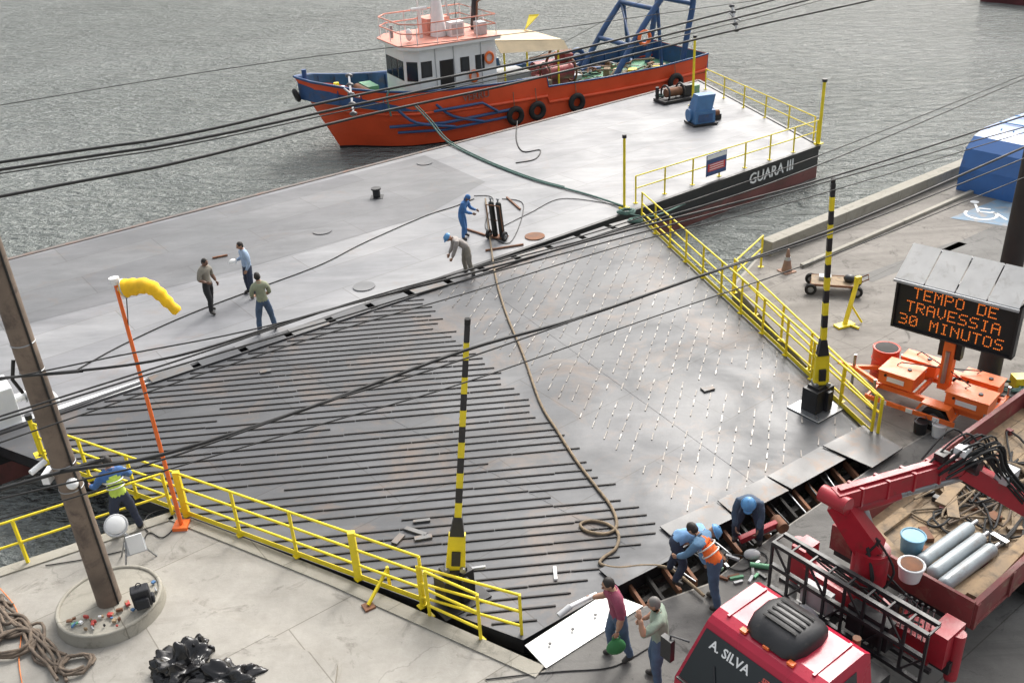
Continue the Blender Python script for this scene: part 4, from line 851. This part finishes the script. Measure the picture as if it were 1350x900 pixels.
    for p in m2.polygons:
        k,a,t=near(p.center); m_=mm[k]
        if k=='T' and a==0 and t<.25: m_=pants
        if vest and k=='T' and a in(1,2,0) and m_ is shirt: m_=vest
        if k=='L' and a in(24,26) and t>.8: m_=BOOT
        gr.setdefault(m_,[]).append(tuple(p.vertices))
    k0=len(b.v); b.v+=[tuple(v) for v in vs]
    for m_,fs in gr.items():
        if m_ not in b.mats: b.mats.append(m_)
        for f_ in fs: b.f.append(tuple(i+k0 for i in f_)); b.mi.append(b.mats.index(m_)); b.sm.append(True)
    bpy.data.objects.remove(o); bpy.data.meshes.remove(me); bpy.data.meshes.remove(m2)
    if vest:
        for rr_,pp in ((.136,waist.lerp(chest,.25)),(.146,waist.lerp(chest,.85))):
            b.torus(pp,rr_*f,.014,mat("reflective_tape",(.65,.66,.6),.3,0,.05,3),Rb@V((0,0,1)),20,6)
    def hf(q):
        k=1-.28*max(0,-q.z/.115)**1.5; return V((q.x*k,q.y*(k if q.y<0 else 1-.12*max(0,-q.z/.115)),q.z))
    b.ball(headc,(.078,.098,.118),skin,Rh,18,14,fn=hf)
    b.ball(headc+Rh@V((0,.098,-.012)),(.014,.022,.026),skin,Rh,8,6)
    for s in(-1,1):
        b.ball(headc+Rh@V((s*.032,.085,.008)),(.012,.008,.007),EYE,Rh,8,5); b.ball(headc+Rh@V((s*.079,-.005,-.005)),(.012,.02,.032),skin,Rh,8,6)
        b.ball(headc+Rh@V((s*.032,.09,.028)),(.018,.006,.005),hair,Rh,8,4)
    b.ball(headc+Rh@V((0,.086,-.055)),(.024,.008,.007),LIP,Rh,8,5)
    if helmet:
        b.ball(headc+Rh@V((0,-.005,.035)),(.115,.138,.11),helmet,Rh,20,8,0,.5); b.torus(headc+Rh@V((0,-.005,.035)),.126,.01,helmet,Rh@V((0,0,1)),20,6)
        b.ball(headc+Rh@V((0,.12,.035)),(.08,.06,.008),helmet,Rh,12,4); b.ball(headc+Rh@V((0,-.01,.135)),(.02,.1,.015),helmet,Rh,8,5)
    elif capcol:
        b.ball(headc+Rh@V((0,-.005,.02)),(.088,.108,.108),capcol,Rh,16,8,0,.55); b.ball(headc+Rh@V((0,-.06,-.06)),(.085,.06,.09),capcol,Rh)
    else:
        b.ball(headc+Rh@V((0,-.012,.018)),(.085,.098,.112),hair,Rh,16,9,0,.50); b.ball(headc+Rh@V((0,-.03,-.005)),(.082,.078,.085),hair,Rh,14,8)
    b.torus(neck.lerp(up,.15),.066,.018,shirt,Rb@V((0,.1,1)),14,6)
    for s,(e_,w_) in ((1,(eR,wR)),(-1,(eL,wL))):
        d=(w_-e_).normalized(); side=d.cross(V((1,0,0))); 
        if side.length<.2: side=d.cross(V((0,0,1)))
        side.normalize(); n_=side.cross(d).normalized()*(-s)
        if n_.x*s>0: n_=-n_
        R3=Matrix((side,n_,d)).transposed()
        b.ball(w_+d*.048,(.042,.02,.054),skin,R3,12,8)
        for k in range(4):
            o_=(k-1.5)*.0195; L=(.066,.076,.072,.056)[k]; p0=w_+d*.082+side*o_
            cur=.45 if grip else .25
            p1=p0+(d*math.cos(cur)+n_*math.sin(cur))*L*.45; p2=p1+(d*math.cos(cur*2.4)+n_*math.sin(cur*2.4))*L*.32; p3=p2+(d*math.cos(cur*3.6)+n_*math.sin(cur*3.6))*L*.25
            b.tube([p0-d*.02,p1,p2,p3],.009,skin,7,[.0098,.0092,.0085,.006])
        sg=side if side.y>0 else -side
        p0=w_+d*.025+sg*.03; p1=p0+(d*.7+sg*.7)*.036; p2=p1+(d*.9+sg*.15+n_*.4)*.03; b.tube([p0,p1,p2],.01,skin,7,[.013,.0105,.008])
    if hold: hold(b,wR,wL,headc,Rh)
    return b.done(recalc=False)
J1=cloth("jeans_dark",(.03,.04,.07)); J2=cloth("jeans_blue",(.07,.11,.18)); BK=cloth("trousers_black",(.02,.02,.022)); KH=cloth("camo_work_cloth",(.22,.20,.17))
walkR=((.015,.10,-.41),(.01,-.05,-.41)); walkL=((-.015,-.06,-.42),(-.01,-.10,-.39))
wide=((.07,.04,-.41),(.05,-.04,-.40)); wideL=((-.07,.04,-.41),(-.05,-.04,-.40))
person("man",P(281,412),-25,cloth("shirt_olive_grey",(.25,.23,.19)),BK,SK2,0,6,10,armR=((.06,-.06,-.27),(-.08,.2,-.08)),armL=((-.07,-.02,-.27),(-.02,.1,-.23)),legR=walkR,legL=walkL)
def hh(b,wR,wL,hc,Rh): b.ball(wR+Vector((-.03,.12,-.04)),(.11,.13,.12),HWH,None,16,7,0,.5); b.torus(wR+Vector((-.03,.12,-.04)),.12,.01,HWH)
person("man",P(333,389),215,cloth("shirt_light_blue",(.34,.44,.58)),J1,SK1,0,4,10,armR=((.08,-.02,-.26),(-.12,.22,.02)),armL=((-.08,-.02,-.26),(.02,.12,-.22)),sleeve='long',hold=hh,legR=wide,legL=wideL,h=1.75)
person("man",P(354,438),115,cloth("shirt_khaki_green",(.26,.28,.19)),J2,SK1,0,6,6,armR=((.05,.02,-.27),(-.1,.18,-.12)),armL=((-.05,.02,-.27),(.08,.2,-.1)),legR=wide,legL=wideL,h=1.78)
cb=cloth("coverall_blue",(.05,.15,.36))
person("construction_worker",P(611,315),-20,cb,cb,SK2,12,12,10,armR=((.03,.1,-.26),(-.03,.24,-.06)),armL=((-.03,.1,-.26),(.03,.24,-.06)),sleeve='long',capcol=cb,h=1.62,legR=walkR,legL=wideL)
person("construction_worker",P(618,364),195,cloth("shirt_grey_work",(.32,.29,.27)),KH,SK1,32,22,10,armR=((.03,.05,-.27),(-.02,.12,-.22)),armL=((-.03,.08,-.26),(.02,.1,-.22)),sleeve='long',helmet=HBL,legR=((.04,.08,-.41),(.02,-.05,-.40)),legL=((-.06,-.02,-.42),(-.02,-.12,-.38)))
person("construction_worker",P(172,704),125,cloth("hivis_blue_jacket",(.05,.13,.33)),J1,SK1,5,6,4,armR=((.12,.12,-.24),(.05,.22,-.08)),armL=((-.12,.12,-.24),(-.05,.22,-.08)),sleeve='long',vest=cloth("vest_lime",(.50,.66,.10)),hair=HAIR,legR=wide,legL=wideL,h=1.8)
person("construction_worker",P(888,764),-8,cloth("shirt_sky_blue",(.20,.37,.62)),J1,SK1,50,28,5,armR=((.03,.02,-.27),(-.02,.08,-.24)),armL=((-.03,.1,-.26),(.02,.08,-.23)),sleeve='long',helmet=HBL,legR=((.06,.16,-.39),(.02,-.16,-.37)),legL=((-.08,.04,-.41),(-.02,-.12,-.38)))
person("construction_worker",P(986,706),-110,cloth("shirt_dark_navy",(.06,.09,.14)),J1,SK2,38,20,8,armR=((.06,.06,-.26),(-.05,.1,-.22)),armL=((-.06,.06,-.26),(.05,.12,-.2)),sleeve='long',helmet=HBL,legR=((.12,.30,-.28),(.0,-.16,-.38)),legL=((-.12,.30,-.28),(0,-.16,-.38)))
person("construction_worker",P(940,797),140,cloth("shirt_teal_sleeves",(.10,.20,.32)),J2,SK1,24,20,8,armR=((.04,.12,-.25),(-.02,.22,-.12)),armL=((-.04,.14,-.24),(.02,.2,-.14)),sleeve='long',vest=cloth("vest_orange",(.85,.16,.03)),legR=walkR,legL=walkL)
def hbag(b,wR,wL,hc,Rh):
    g=mat("green_bag",(.03,.16,.05),.7,bmp=.8,bs=12); b.ball(wL+Vector((0,.02,-.28)),(.09,.16,.15),g,fn=lambda q:Vector((q.x*(1-q.z*1.5),q.y*(1-q.z*1.5),q.z))); b.torus(wL+Vector((0,.02,-.12)),.06,.01,g,(1,0,0))
    b.cyl(wR+Vector((.05,-.1,.0)),wR+Vector((-.12,.4,.05)),.035,WHT); b.cyl(wR+Vector((-.12,.4,.05)),wR+Vector((-.2,.62,.0)),.05,GRY)
person("man",P(815,867),195,cloth("shirt_maroon",(.24,.05,.09)),J2,SK1,4,8,8,armR=((.08,.0,-.26),(.04,.25,-.02)),armL=((-.08,-.02,-.27),(-.03,.08,-.24)),legR=walkR,legL=walkL,hold=hbag,h=1.74)
person("man",P(868,898),170,cloth("shirt_grey_green",(.24,.30,.24)),J2,SK1,2,4,4,armR=((.12,.02,-.25),(-.03,.2,-.12)),armL=((-.18,.2,-.08),(.1,.06,.24)),hair=HAIRG,legR=walkR,legL=wideL,fat=1.15,h=1.72)
print("objects",len(bpy.data.objects))
